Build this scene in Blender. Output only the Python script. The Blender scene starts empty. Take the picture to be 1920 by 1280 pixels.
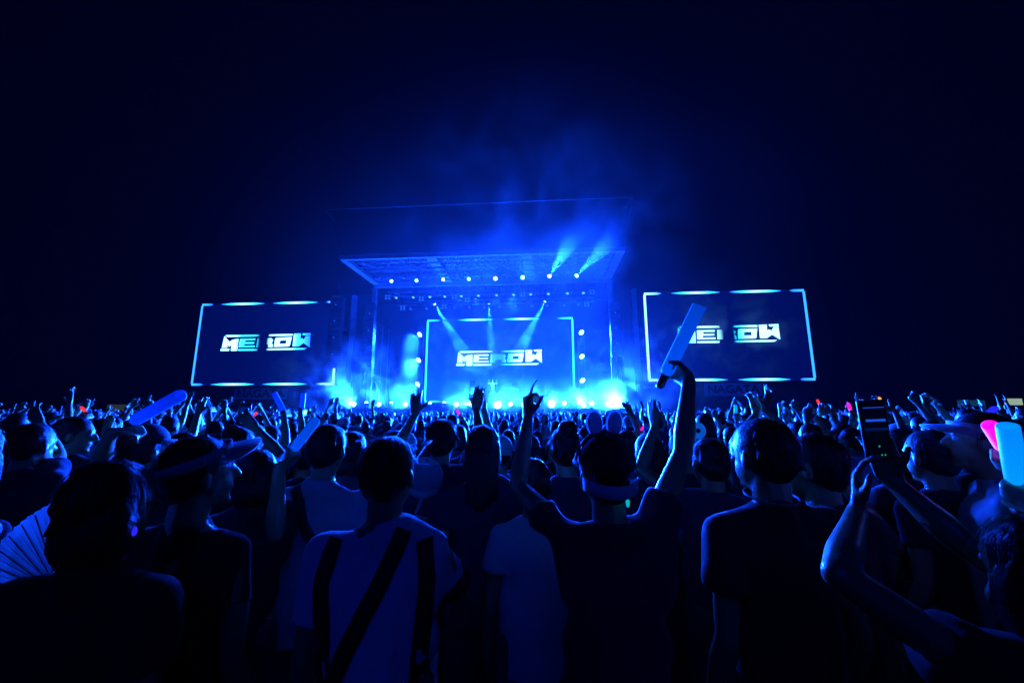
import bpy, bmesh, math, random, time
import numpy as np
from mathutils import Vector, Matrix, Quaternion, noise as mnoise
T0 = time.time()
R = math.radians
random.seed(11); rng = np.random.default_rng(7)
SC = bpy.context.scene
COL = SC.collection

# ------------------------------------------------------------------ camera
CAM_H, PITCH, FPX = 1.68, R(9.86), 748.0
cam_d = bpy.data.cameras.new('camera'); cam = bpy.data.objects.new('camera', cam_d); COL.objects.link(cam)
cam.location = (0, 0, CAM_H); cam.rotation_euler = (math.pi/2 + PITCH, 0, 0)
cam_d.sensor_width = 36.0; cam_d.lens = 36.0*FPX/1920.0; cam_d.clip_end = 1000; cam_d.clip_start = 0.05
SC.camera = cam

# ------------------------------------------------------------------ night sky, added rear fill, exposure
FILL_SUN_EL, FILL_SUN_AZ = R(34), R(186)            # azimuth measured from +Y clockwise: behind the audience
W = bpy.data.worlds.new('World'); SC.world = W; W.use_nodes = True
nt = W.node_tree; bg = nt.nodes['Background']
sky = nt.nodes.new('ShaderNodeTexSky'); sky.sky_type = 'NISHITA'; sky.sun_disc = False
sky.sun_elevation = FILL_SUN_EL; sky.sun_rotation = FILL_SUN_AZ
mx = nt.nodes.new('ShaderNodeMix'); mx.data_type = 'RGBA'; mx.blend_type = 'MULTIPLY'; mx.inputs[0].default_value = 1.0
nt.links.new(sky.outputs[0], mx.inputs[6]); mx.inputs[7].default_value = (0.004, 0.03, 1.0, 1)
nt.links.new(mx.outputs[2], bg.inputs[0]); bg.inputs[1].default_value = 0.00012
fill_sun_d = bpy.data.lights.new('rear_fill_sun', 'SUN'); fill_sun_d.energy = 0.20; fill_sun_d.angle = R(50); fill_sun_d.color = (0.003, 0.03, 1.0)  # soft blue sun added behind the crowd to light their backs
fill_sun = bpy.data.objects.new('rear_fill_sun', fill_sun_d); COL.objects.link(fill_sun)
mdir = Vector((math.sin(FILL_SUN_AZ)*math.cos(FILL_SUN_EL), math.cos(FILL_SUN_AZ)*math.cos(FILL_SUN_EL), math.sin(FILL_SUN_EL)))
fill_sun.rotation_euler = (-mdir).to_track_quat('-Z', 'Y').to_euler(); fill_sun.location = (0, -30, 40)
vs = SC.view_settings
vs.view_transform = 'Standard'; vs.look = 'None'; vs.gamma = 1; vs.exposure = 0; vs.use_curve_mapping = False
SC.render.engine = 'CYCLES'
cy = SC.cycles
cy.use_denoising = True
try: cy.denoiser = 'OPENIMAGEDENOISE'
except Exception: pass
cy.max_bounces = 5; cy.diffuse_bounces = 2; cy.glossy_bounces = 2; cy.transmission_bounces = 3; cy.transparent_max_bounces = 8
cy.volume_bounces = 1; cy.volume_step_rate = 2.0; cy.volume_max_steps = 64
cy.sample_clamp_indirect = 8; cy.sample_clamp_direct = 0
cy.use_light_tree = True; cy.caustics_reflective = False; cy.caustics_refractive = False

# ------------------------------------------------------------------ places: pixel rays of the photograph, stage frame
def ray(px, py):
    u = (px-960)/FPX; v = (640-py)/FPX
    return Vector((u, math.cos(PITCH)-v*math.sin(PITCH), math.sin(PITCH)+v*math.cos(PITCH)))
CAMV = Vector((0, 0, CAM_H))
def at(px, py, Y):
    r = ray(px, py); return CAMV + r*(Y/r.y)
YAW = R(4.6)
CA, SA = math.cos(YAW), math.sin(YAW)
def SW(x, d, z): return Vector((x*CA+d*SA, -x*SA+d*CA, z))
def ST(px, py, d):
    r = ray(px, py); t = d/(r.x*SA+r.y*CA); p = CAMV + r*t
    return p.x*CA-p.y*SA, p.z

# ------------------------------------------------------------------ materials
def mat(name, col, rough=0.6, metal=0.0, var=0.0, vscale=8.0, bump=0.0, bscale=30.0, emit=None, estr=0.0, spec=0.5, sheen=0.0, alpha=1.0, trans=0.0):
    m = bpy.data.materials.new(name); m.use_nodes = True
    n = m.node_tree.nodes; l = m.node_tree.links; b = n['Principled BSDF']
    b.inputs['Roughness'].default_value = rough; b.inputs['Metallic'].default_value = metal
    b.inputs['Specular IOR Level'].default_value = spec
    c4 = (*col, 1)
    b.inputs['Base Color'].default_value = c4
    if sheen: b.inputs['Sheen Weight'].default_value = sheen; b.inputs['Sheen Roughness'].default_value = 0.4
    if alpha < 1: b.inputs['Alpha'].default_value = alpha
    if trans: b.inputs['Transmission Weight'].default_value = trans
    if var or bump:
        tc = n.new('ShaderNodeTexCoord')
    if var:
        nz = n.new('ShaderNodeTexNoise'); nz.inputs['Scale'].default_value = vscale; nz.inputs['Detail'].default_value = 6
        l.new(tc.outputs['Object'], nz.inputs['Vector'])
        cr = n.new('ShaderNodeValToRGB')
        cr.color_ramp.elements[0].position = 0.3; cr.color_ramp.elements[1].position = 0.7
        cr.color_ramp.elements[0].color = (*[c*(1-var) for c in col], 1); cr.color_ramp.elements[1].color = (*[min(1, c*(1+var)) for c in col], 1)
        l.new(nz.outputs['Fac'], cr.inputs[0]); l.new(cr.outputs[0], b.inputs['Base Color'])
    if bump:
        nb = n.new('ShaderNodeTexNoise'); nb.inputs['Scale'].default_value = bscale; nb.inputs['Detail'].default_value = 5
        l.new(tc.outputs['Object'], nb.inputs['Vector'])
        bp = n.new('ShaderNodeBump'); bp.inputs['Strength'].default_value = bump; bp.inputs['Distance'].default_value = 0.02
        l.new(nb.outputs['Fac'], bp.inputs['Height']); l.new(bp.outputs[0], b.inputs['Normal'])
    if emit:
        b.inputs['Emission Color'].default_value = (*emit, 1); b.inputs['Emission Strength'].default_value = estr
    return m
def glow(name, col, s):
    m = bpy.data.materials.new(name); m.use_nodes = True
    n = m.node_tree.nodes; l = m.node_tree.links; n.remove(n['Principled BSDF'])
    e = n.new('ShaderNodeEmission'); e.inputs[0].default_value = (*col, 1); e.inputs[1].default_value = s
    l.new(e.outputs[0], n['Material Output'].inputs[0]); return m
def ramp_glow(name, axis, x0, x1, stops, s):
    """LED picture: brightness running along the screen's own X or Y (stops: position, colour)."""
    m = bpy.data.materials.new(name); m.use_nodes = True
    n = m.node_tree.nodes; l = m.node_tree.links; n.remove(n['Principled BSDF'])
    tc = n.new('ShaderNodeTexCoord'); sx = n.new('ShaderNodeSeparateXYZ'); mr = n.new('ShaderNodeMapRange')
    mr.inputs[1].default_value = x0; mr.inputs[2].default_value = x1
    cr = n.new('ShaderNodeValToRGB'); el = cr.color_ramp.elements
    while len(el) > 1: el.remove(el[-1])
    el[0].position = stops[0][0]; el[0].color = (*stops[0][1], 1)
    for p, c in stops[1:]:
        q = el.new(p); q.color = (*c, 1)
    e = n.new('ShaderNodeEmission'); e.inputs[1].default_value = s
    l.new(tc.outputs['Object'], sx.inputs[0]); l.new(sx.outputs[axis], mr.inputs[0]); l.new(mr.outputs[0], cr.inputs[0])
    l.new(cr.outputs[0], e.inputs[0]); l.new(e.outputs[0], n['Material Output'].inputs[0]); return m

M = {}
M['asphalt'] = mat('asphalt', (0.05, 0.05, 0.055), 0.85, var=0.4, vscale=3, bump=0.3, bscale=60)
M['black_metal'] = mat('black_metal', (0.02, 0.02, 0.022), 0.45, var=0.3, vscale=5)
M['alu'] = mat('truss_aluminium', (0.20, 0.20, 0.21), 0.5, metal=0.6, var=0.25, vscale=6)
M['beam'] = mat('painted_beam', (0.22, 0.23, 0.25), 0.6, var=0.25, vscale=1.5)
M['roof_sheet'] = mat('roof_sheet', (0.05, 0.053, 0.057), 0.6, var=0.35, vscale=0.8)
M['deck'] = mat('stage_deck', (0.03, 0.03, 0.03), 0.5, var=0.3, vscale=2)
M['scrim'] = mat('black_scrim', (0.012, 0.012, 0.014), 0.95, var=0.3, vscale=1.2)
M['panel'] = mat('led_wall_panel', (0.02, 0.02, 0.025), 0.35, var=0.2, vscale=1)
M['cab'] = mat('speaker_cabinet', (0.03, 0.03, 0.032), 0.5, var=0.2, vscale=9)
M['grille'] = mat('speaker_grille', (0.06, 0.06, 0.065), 0.35, metal=0.7)
M['array_dot'] = glow('dot_glow', (0.01, 0.15, 1.0), 2)
M['lens'] = glow('lamp_lens', (0.05, 0.25, 1.0), 60)
M['lens_soft'] = glow('lamp_lens_soft', (0.05, 0.28, 1.0), 3)
M['lens_dim'] = glow('lamp_lens_dim', (0.01, 0.12, 1.0), 1.2)
M['skin'] = [mat('skin_%d' % i, c, 0.33, var=0.12, vscale=18, bump=0.10, bscale=90, spec=0.65) for i, c in enumerate([(0.42, 0.25, 0.11), (0.36, 0.20, 0.085), (0.46, 0.29, 0.13)])]
M['hair'] = mat('black_hair', (0.010, 0.009, 0.009), 0.42, var=0.3, vscale=60, bump=0.25, bscale=90, spec=0.28)
M['hair_brown'] = mat('brown_hair', (0.045, 0.028, 0.02), 0.42, var=0.3, vscale=60, bump=0.25, bscale=90, spec=0.3)
M['black_tee'] = mat('black_cotton', (0.012, 0.012, 0.013), 0.9, var=0.3, vscale=5, bump=0.35, bscale=14, sheen=0.1)
M['navy_tee'] = mat('navy_cotton', (0.015, 0.018, 0.045), 0.9, var=0.25, vscale=5, bump=0.35, bscale=14, sheen=0.15)
M['grey_tee'] = mat('grey_cotton', (0.08, 0.08, 0.085), 0.9, var=0.2, vscale=5, bump=0.35, bscale=14, sheen=0.15)
M['white_tee'] = mat('white_cotton', (0.80, 0.80, 0.80), 0.9, var=0.08, vscale=5, bump=0.7, bscale=9, sheen=0.1)
M['pale_tee'] = mat('pale_cotton', (0.42, 0.42, 0.44), 0.9, var=0.12, vscale=5, bump=0.7, bscale=9, sheen=0.1)
M['jeans'] = mat('dark_denim', (0.03, 0.035, 0.06), 0.9, var=0.3, vscale=9)
M['strap'] = mat('nylon_strap', (0.010, 0.010, 0.011), 0.7, var=0.2, vscale=30)
M['cap_white'] = mat('white_cap_cloth', (0.5, 0.5, 0.5), 0.85, var=0.08, vscale=9, bump=0.2, bscale=60)
M['cap_black'] = mat('black_cap_cloth', (0.02, 0.02, 0.022), 0.8, var=0.2, vscale=9)
M['film'] = mat('clear_film', (0.55, 0.57, 0.6), 0.2, alpha=0.14, spec=0.6)
M['plastic'] = mat('black_plastic', (0.015, 0.015, 0.016), 0.35)
def felt(name, col, tr=0.6):
    m = mat(name, col, 0.85); n = m.node_tree.nodes; l = m.node_tree.links; t = n.new('ShaderNodeBsdfTranslucent'); t.inputs[0].default_value = (*col, 1)
    x = n.new('ShaderNodeMixShader'); x.inputs[0].default_value = tr; l.new(n['Principled BSDF'].outputs[0], x.inputs[1]); l.new(t.outputs[0], x.inputs[2]); l.new(x.outputs[0], n['Material Output'].inputs[0]); return m
M['felt'] = felt('thin_pale_felt', (0.4, 0.4, 0.43), 0.6); M['paper'] = felt('fan_paper', (0.32, 0.32, 0.31), 0.25)
M['eye'] = mat('eye', (0.5, 0.5, 0.48), 0.2)
M['glass'] = mat('spectacle_lens', (0.6, 0.6, 0.6), 0.05, alpha=0.15)
M['shoe'] = mat('shoe', (0.1, 0.1, 0.1), 0.7)

# ------------------------------------------------------------------ objects
def tag(o, label=None, cat=None, group=None, kind=None):
    if label: o['label'] = label
    if cat: o['category'] = cat
    if group: o['group'] = group
    if kind: o['kind'] = kind
    return o
def empty(name, loc=(0, 0, 0), rotz=0.0, label=None, cat=None, group=None):
    o = bpy.data.objects.new(name, None); COL.objects.link(o); o.location = loc; o.rotation_euler = (0, 0, rotz)
    o.empty_display_size = 0.2
    return tag(o, label, cat, group)
def link(name, me, m, parent=None):
    o = bpy.data.objects.new(name, me); COL.objects.link(o)
    if m is not None and len(me.materials) == 0: me.materials.append(m)
    if parent: o.parent = parent
    return o
def smooth(me):
    me.polygons.foreach_set('use_smooth', np.ones(len(me.polygons), dtype=bool)); me.update()
class MB:
    """collects closed shells, builds one mesh"""
    def __init__(s): s.v = []; s.f = []; s.n = 0
    def add(s, v, f):
        v = np.asarray(v, float); s.v.append(v); s.f += [tuple(i+s.n for i in q) for q in f]; s.n += len(v)
    def mesh(s, name, sm=False):
        me = bpy.data.meshes.new(name); me.from_pydata(np.concatenate(s.v).tolist(), [], s.f)
        if sm: smooth(me)
        me.validate(); me.update(); return me
    def build(s, name, m, parent=None, sm=False): return link(name, s.mesh(name, sm), m, parent)
    def box(s, c, h, Rm=None):
        v = np.array([(x, y, z) for x in (-1, 1) for y in (-1, 1) for z in (-1, 1)], float)*np.array(h)
        if Rm is not None: v = v @ np.array(Rm).T
        s.add(v+np.array(c), [(0, 1, 3, 2), (4, 6, 7, 5), (0, 4, 5, 1), (2, 3, 7, 6), (0, 2, 6, 4), (1, 5, 7, 3)])
        return s
    def rings(s, P, rings, cap=True):
        """rings: list of (centre, xaxis*rx, yaxis*ry)"""
        n = P; v = []; f = []
        a = np.arange(n)/n*2*math.pi; ca, sa = np.cos(a)[:, None], np.sin(a)[:, None]
        for c, ax, ay in rings: v.append(np.array(c)[None]+ca*np.array(ax)[None]+sa*np.array(ay)[None])
        m = len(rings)
        for i in range(m-1):
            for j in range(n):
                k = (j+1) % n; f.append((i*n+j, i*n+k, (i+1)*n+k, (i+1)*n+j))
        if cap: f.append(tuple(range(n-1, -1, -1))); f.append(tuple((m-1)*n+j for j in range(n)))
        s.add(np.concatenate(v), f); return s
    def rc(s, p0, r0, p1, r1, n=10, S=None, flat0=False, flat1=False, hs=3):
        """tapered capsule; S scales space (elliptic sections); flat ends for cuffs"""
        S = np.array(S if S is not None else (1, 1, 1), float)
        a, b = np.array(p0, float)/S, np.array(p1, float)/S
        d = b-a; L = np.linalg.norm(d); d = d/L if L > 1e-9 else np.array((0, 0, 1.0))
        t = np.array((1, 0, 0)) if abs(d[0]) < 0.8 else np.array((0, 1.0, 0))
        x = np.cross(t, d); x /= np.linalg.norm(x); y = np.cross(d, x)
        R_ = []
        if flat0: R_.append((a, r0))
        else:
            for i in range(hs+1):
                q = math.pi/2*(i+0.12)/(hs+0.12) if i < hs else math.pi/2
                R_.append((a-d*r0*math.cos(q), r0*math.sin(q)))
        if flat1: R_.append((b, r1))
        else:
            for i in range(hs, -1, -1):
                q = math.pi/2*(i+0.12)/(hs+0.12) if i < hs else math.pi/2
                R_.append((b+d*r1*math.cos(q), r1*math.sin(q)))
        return s.rings(n, [(c*S, x*r*S, y*r*S) for c, r in R_])
    def ell(s, c, r, Rm=None, n=12, m=8):
        v = []; f = []; c = np.array(c); Rm = np.eye(3) if Rm is None else np.array(Rm)
        v.append((0, 0, -1))
        for i in range(1, m):
            th = math.pi*i/m
            for j in range(n):
                a = 2*math.pi*j/n; v.append((math.sin(th)*math.cos(a), math.sin(th)*math.sin(a), -math.cos(th)))
        v.append((0, 0, 1)); v = np.array(v)*np.array(r)
        v = v @ Rm.T + c
        for j in range(n): f.append((0, 1+(j+1) % n, 1+j))
        for i in range(m-2):
            for j in range(n):
                k = (j+1) % n; f.append((1+i*n+j, 1+i*n+k, 1+(i+1)*n+k, 1+(i+1)*n+j))
        q = len(v)-1
        for j in range(n): f.append((q, 1+(m-2)*n+j, 1+(m-2)*n+(j+1) % n))
        s.add(v, f); return s
    def tube(s, pts, r, n=6):
        pts = [np.array(p, float) for p in pts]; R_ = []
        for i, p in enumerate(pts):
            d = pts[min(i+1, len(pts)-1)]-pts[max(i-1, 0)]; d /= np.linalg.norm(d)
            t = np.array((0, 0, 1.0)) if abs(d[2]) < 0.9 else np.array((1.0, 0, 0))
            x = np.cross(t, d); x /= np.linalg.norm(x); y = np.cross(d, x)
            rr = r[i] if hasattr(r, '__len__') else r
            R_.append((p, x*rr, y*rr))
        return s.rings(n, R_)
    def lathe(s, prof, n=16):
        """profile (r,z) round Z"""
        return s.rings(n, [((0, 0, z), (r, 0, 0), (0, r, 0)) for r, z in prof])
    def prism(s, poly, y0, y1):
        """polygon in XZ extruded along Y"""
        k = len(poly)
        v = [(x, y0, z) for x, z in poly]+[(x, y1, z) for x, z in poly]
        f = [tuple(range(k)), tuple(range(2*k-1, k-1, -1))]+[(i, i+k, (i+1) % k+k, (i+1) % k) for i in range(k)]
        s.add(v, f); return s
W_ROOF, W_UP, W_BEAM, W_TOWER, W_FOOT, W_FILL, W_WASH, W_KEY = 17000, 150000, 560000, 48000, 150000, 24000, 5500, 420000     # lamp powers
S_BAR, S_LOGO = 3.5, 3.6
HAZE = 0.00003

# ================================================================== the ground
g = MB(); g.add([(-260, -120, 0), (260, -120, 0), (260, 300, 0), (-260, 300, 0)], [(0, 1, 2, 3)])
tag(g.build('ground', M['asphalt']), kind='structure')

# ================================================================== the stage
XC = (ST(705, 538, 33)[0]+ST(1142, 527, 33)[0])/2      # middle of the proscenium in the stage frame
ZR = (ST(640, 488, 27)[1]+ST(1178, 471, 27)[1])/2      # underside of the roof
HX = 10.35                                             # half width of the roof
DECK = 1.86
def sthing(name, x, d, z, label, cat, group=None):
    return empty(name, SW(x, d, z), -YAW, label, cat, group)

st = sthing('concert_stage', XC, 29.0, 0, 'wide black concert stage under the roof with its front edge behind the crowd', 'stage')
b = MB(); b.box((0, 5.2, DECK-0.12), (13.5, 5.2, 0.12)); b.build('deck', M['deck'], st)
for i in range(9):
    b = MB(); b.box((-12+i*3.0, -0.03, (DECK-0.26)/2), (1.49, 0.03, (DECK-0.28)/2)); b.build('fascia_panel', M['scrim'], st)
b = MB(); b.box((0, 10.6, 6.4), (13.5, 0.1, 6.4)); b.build('back_wall', M['scrim'], st)
for sx in (-1, 1):
    b = MB(); b.box((sx*11.2, 7.4, 6.0), (0.08, 3.2, 4.0)); o = b.build('side_wall', M['panel'], st)
    for k in range(4):
        b2 = MB(); b2.box((sx*11.08, 4.9+k*1.6, 6.0), (0.03, 0.05, 3.9)); b2.build('wall_post', M['beam'], st)
    b = MB()
    for q in range(2): b.tube([(sx*10.9, 4.2, 5.2-q*0.28), (sx*10.9, 8.2, 4.2-q*0.28)], 0.05)
    for q in range(5): b.tube([(sx*10.9, 4.3+q*0.95, 5.2-q*0.235), (sx*10.9, 4.3+q*0.95, 4.0-q*0.235)], 0.03)
    b.build('stair_rail', M['alu'], st)

# roof: frame, two ribs, corrugated sheets, trusses under it
rf = sthing('stage_roof', XC, 27.0, 0, 'flat corrugated stage roof reaching out over the stage front with lit edge beams', 'roof')
ZB = ZR
b = MB(); b.box((0, 0.0, ZB+0.16), (HX, 0.12, 0.16)); b.build('front_beam', M['beam'], rf)
for sx in (-1, 1):
    b = MB(); b.box((sx*(HX-0.25), 3.1, ZB+0.12), (0.25, 2.95, 0.14)); b.build('side_beam', M['beam'], rf)
b = MB(); b.box((0, 6.0, ZB-0.02), (HX, 0.12, 0.22)); b.build('rear_beam', M['beam'], rf)
for sx in (-0.345, 0.335):
    b = MB()
    for k in range(6): b.box((sx*HX, 0.55+k*0.98, ZB+0.10), (0.36, 0.33, 0.10))
    b.box((sx*HX, 3.0, ZB+0.20), (0.30, 2.8, 0.05)); b.build('roof_rib', M['beam'], rf)
for bay in range(3):                                   # corrugated sheets, one per bay
    x0 = -HX+0.5+bay*(2*HX-1.0)/3; x1 = x0+(2*HX-1.0)/3-0.02; b = MB(); n = 24; v = []; f = []
    for i in range(n*4+1):
        x = x0+(x1-x0)*i/(n*4); z = ZB+0.40+(0.07 if i % 4 in (1, 2) else 0.0)
        v += [(x, 0.13, z), (x, 12.0, z)]
    for i in range(n*4): f.append((2*i, 2*i+1, 2*i+3, 2*i+2))
    b.add(v, f); b.build('corrugated_sheet', M['roof_sheet'], rf)
for k in range(7):                                     # purlins and bracing under the sheet
    b = MB(); b.tube([(-HX+0.5, 0.7+k*0.85, ZB+0.33), (HX-0.5, 0.7+k*0.85, ZB+0.33)], 0.05, 5); b.build('purlin', M['alu'], rf)
for k in range(6):
    b = MB(); xx = -HX+0.6+k*(2*HX-1.2)/6; dx = (2*HX-1.2)/6
    b.tube([(xx, 0.4, ZB+0.22), (xx+dx, 5.4, ZB+0.22)], 0.035, 5); b.tube([(xx+dx, 0.4, ZB+0.24), (xx, 5.4, ZB+0.24)], 0.035, 5)
    b.build('cross_brace', M['alu'], rf)
for sx in (-1, 1):                                     # proscenium columns
    b = MB(); b.box((sx*(HX-0.12), 6.0, ZB/2-0.15), (0.16, 0.16, ZB/2-0.15)); b.build('column', M['beam'], rf)
    b = MB(); b.box((sx*(HX+1.9), 6.4, ZB/2-0.4), (0.20, 0.20, ZB/2-0.4)); b.build('column', M['beam'], rf)
    b = MB(); b.box((sx*(HX+0.95), 6.5, ZB/2-0.3), (0.72, 0.05, ZB/2-0.3)); b.build('side_scrim', M['scrim'], rf)
# open header frame standing above the roof edge
hx2 = HX+0.25; zu = (ST(612, 393, 25)[1]+ST(1190, 370, 25)[1])/2
b = MB(); b.tube([(-hx2, -2.0, zu), (hx2, -2.0, zu)], 0.014, 5); b.build('header_rail', M['black_metal'], rf)
for sx in (-1, 1):
    b = MB(); b.tube([(sx*HX, 0.0, ZB+0.3), (sx*hx2, -2.0, zu)], 0.008, 5)
    b.tube([(sx*hx2, -2.0, zu), (sx*(hx2-0.5), -1.7, zu-0.6)], 0.05, 5); b.build('header_strut', M['black_metal'], rf)

def truss(parent, x0, x1, d, z, s=0.2, name='truss'):
    b = MB()
    for dy in (-s, s):
        for dz in (-s, s): b.tube([(x0, d+dy, z+dz), (x1, d+dy, z+dz)], 0.03, 5)
    n = int((x1-x0)/0.5); 
    for i in range(n):
        a = x0+(x1-x0)*i/n; c = x0+(x1-x0)*(i+1)/n; sg = 1 if i % 2 else -1
        b.tube([(a, d-s, z-s*sg), (c, d-s, z+s*sg)], 0.015, 4); b.tube([(a, d-s*sg, z-s), (c, d+s*sg, z-s)], 0.015, 4)
        b.tube([(a, d+s, z-s*sg), (c, d+s, z+s*sg)], 0.015, 4)
    return b.build(name, M['alu'], parent)
TR = [(2.5, ZB-0.42), (6.9, ZB-0.62), (9.2, ZB-0.85)]
for d, z in TR: truss(rf, -HX+1.0, HX-1.0, d, z)

# ------------------------------------------------------------------ lamps
LB = (0.003, 0.050, 1.0)
def lamp(name, label, group, pos, aim, r, lens, watts=0, cone=60, blend=0.5, radius=0.06, yoke=True, housing=0.30, dome=0.18):
    """a stage lamp: housing, lens, yoke and its light, aimed along aim (both in the stage frame)"""
    p = SW(*pos); q = SW(*aim)
    o = empty(name, p, 0, label, 'stage light', group)
    o.rotation_mode = 'QUATERNION'; o.rotation_quaternion = (q-p).to_track_quat('Z', 'Y')
    key = ('lamp', round(r, 3), round(housing, 2), dome)
    if key not in MESH:
        b = MB(); b.lathe([(r*0.55, -housing), (r*0.95, -housing*0.85), (r*1.06, -housing*0.3), (r*1.12, 0.0), (r*1.12, 0.03), (r*1.0, 0.03), (r*1.0, 0.0)], 14); MESH[key] = b.mesh('lamp_housing')
        MESH[key].materials.append(M['black_metal'])
        b = MB(); v = [(0, 0, 0.012+r*dome)]; f = []; n = 14
        for rr, z in ((r*0.45, 0.012+r*dome*0.9), (r*0.8, 0.012+r*dome*0.6), (r*0.99, 0.012)):
            v += [(rr*math.cos(2*math.pi*j/n), rr*math.sin(2*math.pi*j/n), z) for j in range(n)]
        for j in range(n):
            k = (j+1) % n; f.append((0, 1+j, 1+k)); f.append((1+j, 1+n+j, 1+n+k, 1+k)); f.append((1+n+j, 1+2*n+j, 1+2*n+k, 1+n+k))
        b.add(v, f); MESH[('lens',)+key[1:]] = b.mesh('lamp_lens')
        b = MB(); b.tube([(-r*1.25, 0, -housing*0.4), (-r*1.25, 0.0, -housing*1.25), (r*1.25, 0.0, -housing*1.25), (r*1.25, 0, -housing*0.4)], 0.02, 5); MESH[('yoke',)+key[1:]] = b.mesh('yoke')
        MESH[('yoke',)+key[1:]].materials.append(M['black_metal'])
    link('housing', MESH[key], None, o)
    me = MESH[('lens',)+key[1:]]
    lo = link('lens', me, M['lens'], o)
    lo.material_slots[0].link = 'OBJECT'; lo.material_slots[0].material = lens
    if yoke: link('yoke', MESH[('yoke',)+key[1:]], None, o)
    if watts:
        ld = bpy.data.lights.new('lamp_light', 'SPOT'); ld.energy = watts; ld.color = LB; ld.spot_size = R(cone); ld.spot_blend = blend; ld.shadow_soft_size = radius
        l_ = bpy.data.objects.new('lamp_light', ld); COL.objects.link(l_); l_.parent = o; l_.location = (0, 0, 0.06+r*(dome+0.05)); l_.rotation_euler = (math.pi, 0, 0)
    return o
MESH = {}
# row of round lamps under the front of the roof
xs = [734, 781, 831, 879, 929, 980, 1030, 1081]; ys = [527, 526, 524, 523, 522, 520, 518, 517]
for i, (px, py) in enumerate(zip(xs, ys)):
    x, z = ST(px, py, 29.3)
    up = i >= 6
    aim = (x+(2.4 if i == 6 else 3.2), 20.0, z+0.95) if up else (x*0.4+XC*0.6, 4.0, 1.0)
    lamp('roof_lamp', ('round lamp under the roof edge throwing a wide beam up and outward' if up else 'round bright lamp in the row hanging under the roof edge'),
         'lamps in the row under the roof edge', (x, 29.3, z), aim, 0.115 if i < 4 else 0.14, M['lens'], W_UP if up else W_ROOF, 15 if up else 80, 0.5)
x, z = ST(905, 527, 29.45); lamp('added_key_spot', 'added key spot under the roof turned back to the performer', None, (x, 29.45, z), (ST(924, 722, 36.0)[0], 36.0, 4.2), 0.12, M['lens'], W_KEY, 11, 0.5, housing=0.4)  # extra spot added to brighten the performer from the front
# three beam lamps deeper in, aimed down over the screen
for (px, py), (ax, az), w in (((815, 570), (2.9, -4.6), 1.0), ((917, 569), (0.15, -6.6), 0.6), ((1022, 565), (-2.2, -4.4), 0.8)):
    x, z = ST(px, py, 34.8)
    lamp('beam_lamp', 'slim beam lamp throwing a narrow shaft of light down from the ceiling truss', 'narrow beam lamps over the screen', (x, 34.8, z), (x+ax, 34.3 if abs(ax) > 1 else 36.0, z+az), 0.11, M['lens'], W_BEAM*w, 15, 0.35, 0.03)
# small dim wash heads in two rows
def row(pxs, py0, py1, d, label, grp, m_, w=0):
    for i, px in enumerate(pxs):
        f = (px-pxs[0])/(pxs[-1]-pxs[0]); x, z = ST(px, py0+(py1-py0)*f, d)
        lamp('wash_head', label, grp, (x, d, z), (x+random.uniform(-1, 1), d-3, z-5), 0.13, m_, w, 70, 0.8, housing=0.22)
row([743, 775, 806, 834, 865, 897, 931, 963, 995, 1028, 1064, 1094], 558, 549, 33.9, 'small dim moving head lamp on the truss nearer the roof edge', 'dim heads on the nearer ceiling truss', M['lens_soft'], W_WASH)
row([770, 800, 825, 852, 880, 908, 937, 966, 997, 1026, 1058, 1085], 579, 571, 36.2, 'small dim moving head lamp on the truss close to the screen top', 'dim heads on the ceiling truss by the screen', M['lens_dim'])
# four-eye panels
for px, py, d in ((727, 557, 33.9), (755, 577, 36.2), (833, 575, 36.2), (852, 556, 33.9), (980, 551, 33.9), (1110, 547, 33.9), (1100, 570, 36.2), (790, 560, 34), (876, 562, 34)):
    x, z = ST(px, py, d); o = sthing('blinder_panel', x, d, z, 'dark square four eye blinder panel hanging from the ceiling truss', 'stage light', 'four eye panels under the roof')
    b = MB(); b.box((0, 0.08, 0), (0.30, 0.08, 0.26)); b.build('housing', M['black_metal'], o)
    for u in (-1, 1):
        for v in (-1, 1):
            b = MB(); b.ell((u*0.14, -0.005, v*0.12), (0.10, 0.03, 0.09)); b.build('eye', M['lens_dim'], o)
# lamp towers either side of the screen, three lamps each
for side, pts in ((-1, ((787, 627), (785, 675), (783, 720))), (1, ((1090, 623), (1091, 668), (1092, 713)))):
    x, _ = ST(pts[1][0], pts[1][1], 37.3)
    o = sthing('lamp_tower', x, 37.55, DECK, 'dark upright lamp tower on the %s of the centre screen' % ('stair-rail side' if side < 0 else 'smoke-burst side'), 'lamp tower')
    if side < 0: o['label'] = 'dark upright lamp tower beside the centre screen under the downward shaft of light'
    else: o['label'] = 'dark upright lamp tower beside the centre screen near the white smoke burst'
    b = MB()
    for dx in (-0.3, 0.3): b.box((dx, 0, 4.0), (0.05, 0.05, 4.0))
    for k in range(9): b.box((0, 0, 0.3+k*0.95), (0.25, 0.03, 0.03))
    b.build('tower_frame', M['black_metal'], o)
    b = MB(); b.box((0, 0, 0.05), (0.6, 0.5, 0.05)); b.build('base_plate', M['black_metal'], o)
    for px, py in pts:
        xx, zz = ST(px, py, 37.2)
        lamp('tower_lamp', 'white glowing lamp on the upright tower beside the %s' % ('shaft of light' if side < 0 else 'white smoke burst'), 'lamps on the tower by the %s' % ('shaft of light' if side < 0 else 'smoke burst'),
             (xx, 37.2, zz), (xx+side*0.9, 35.2, zz-1.6), 0.24, M['lens'], W_TOWER, 80, 0.8, 0.15)
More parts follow.
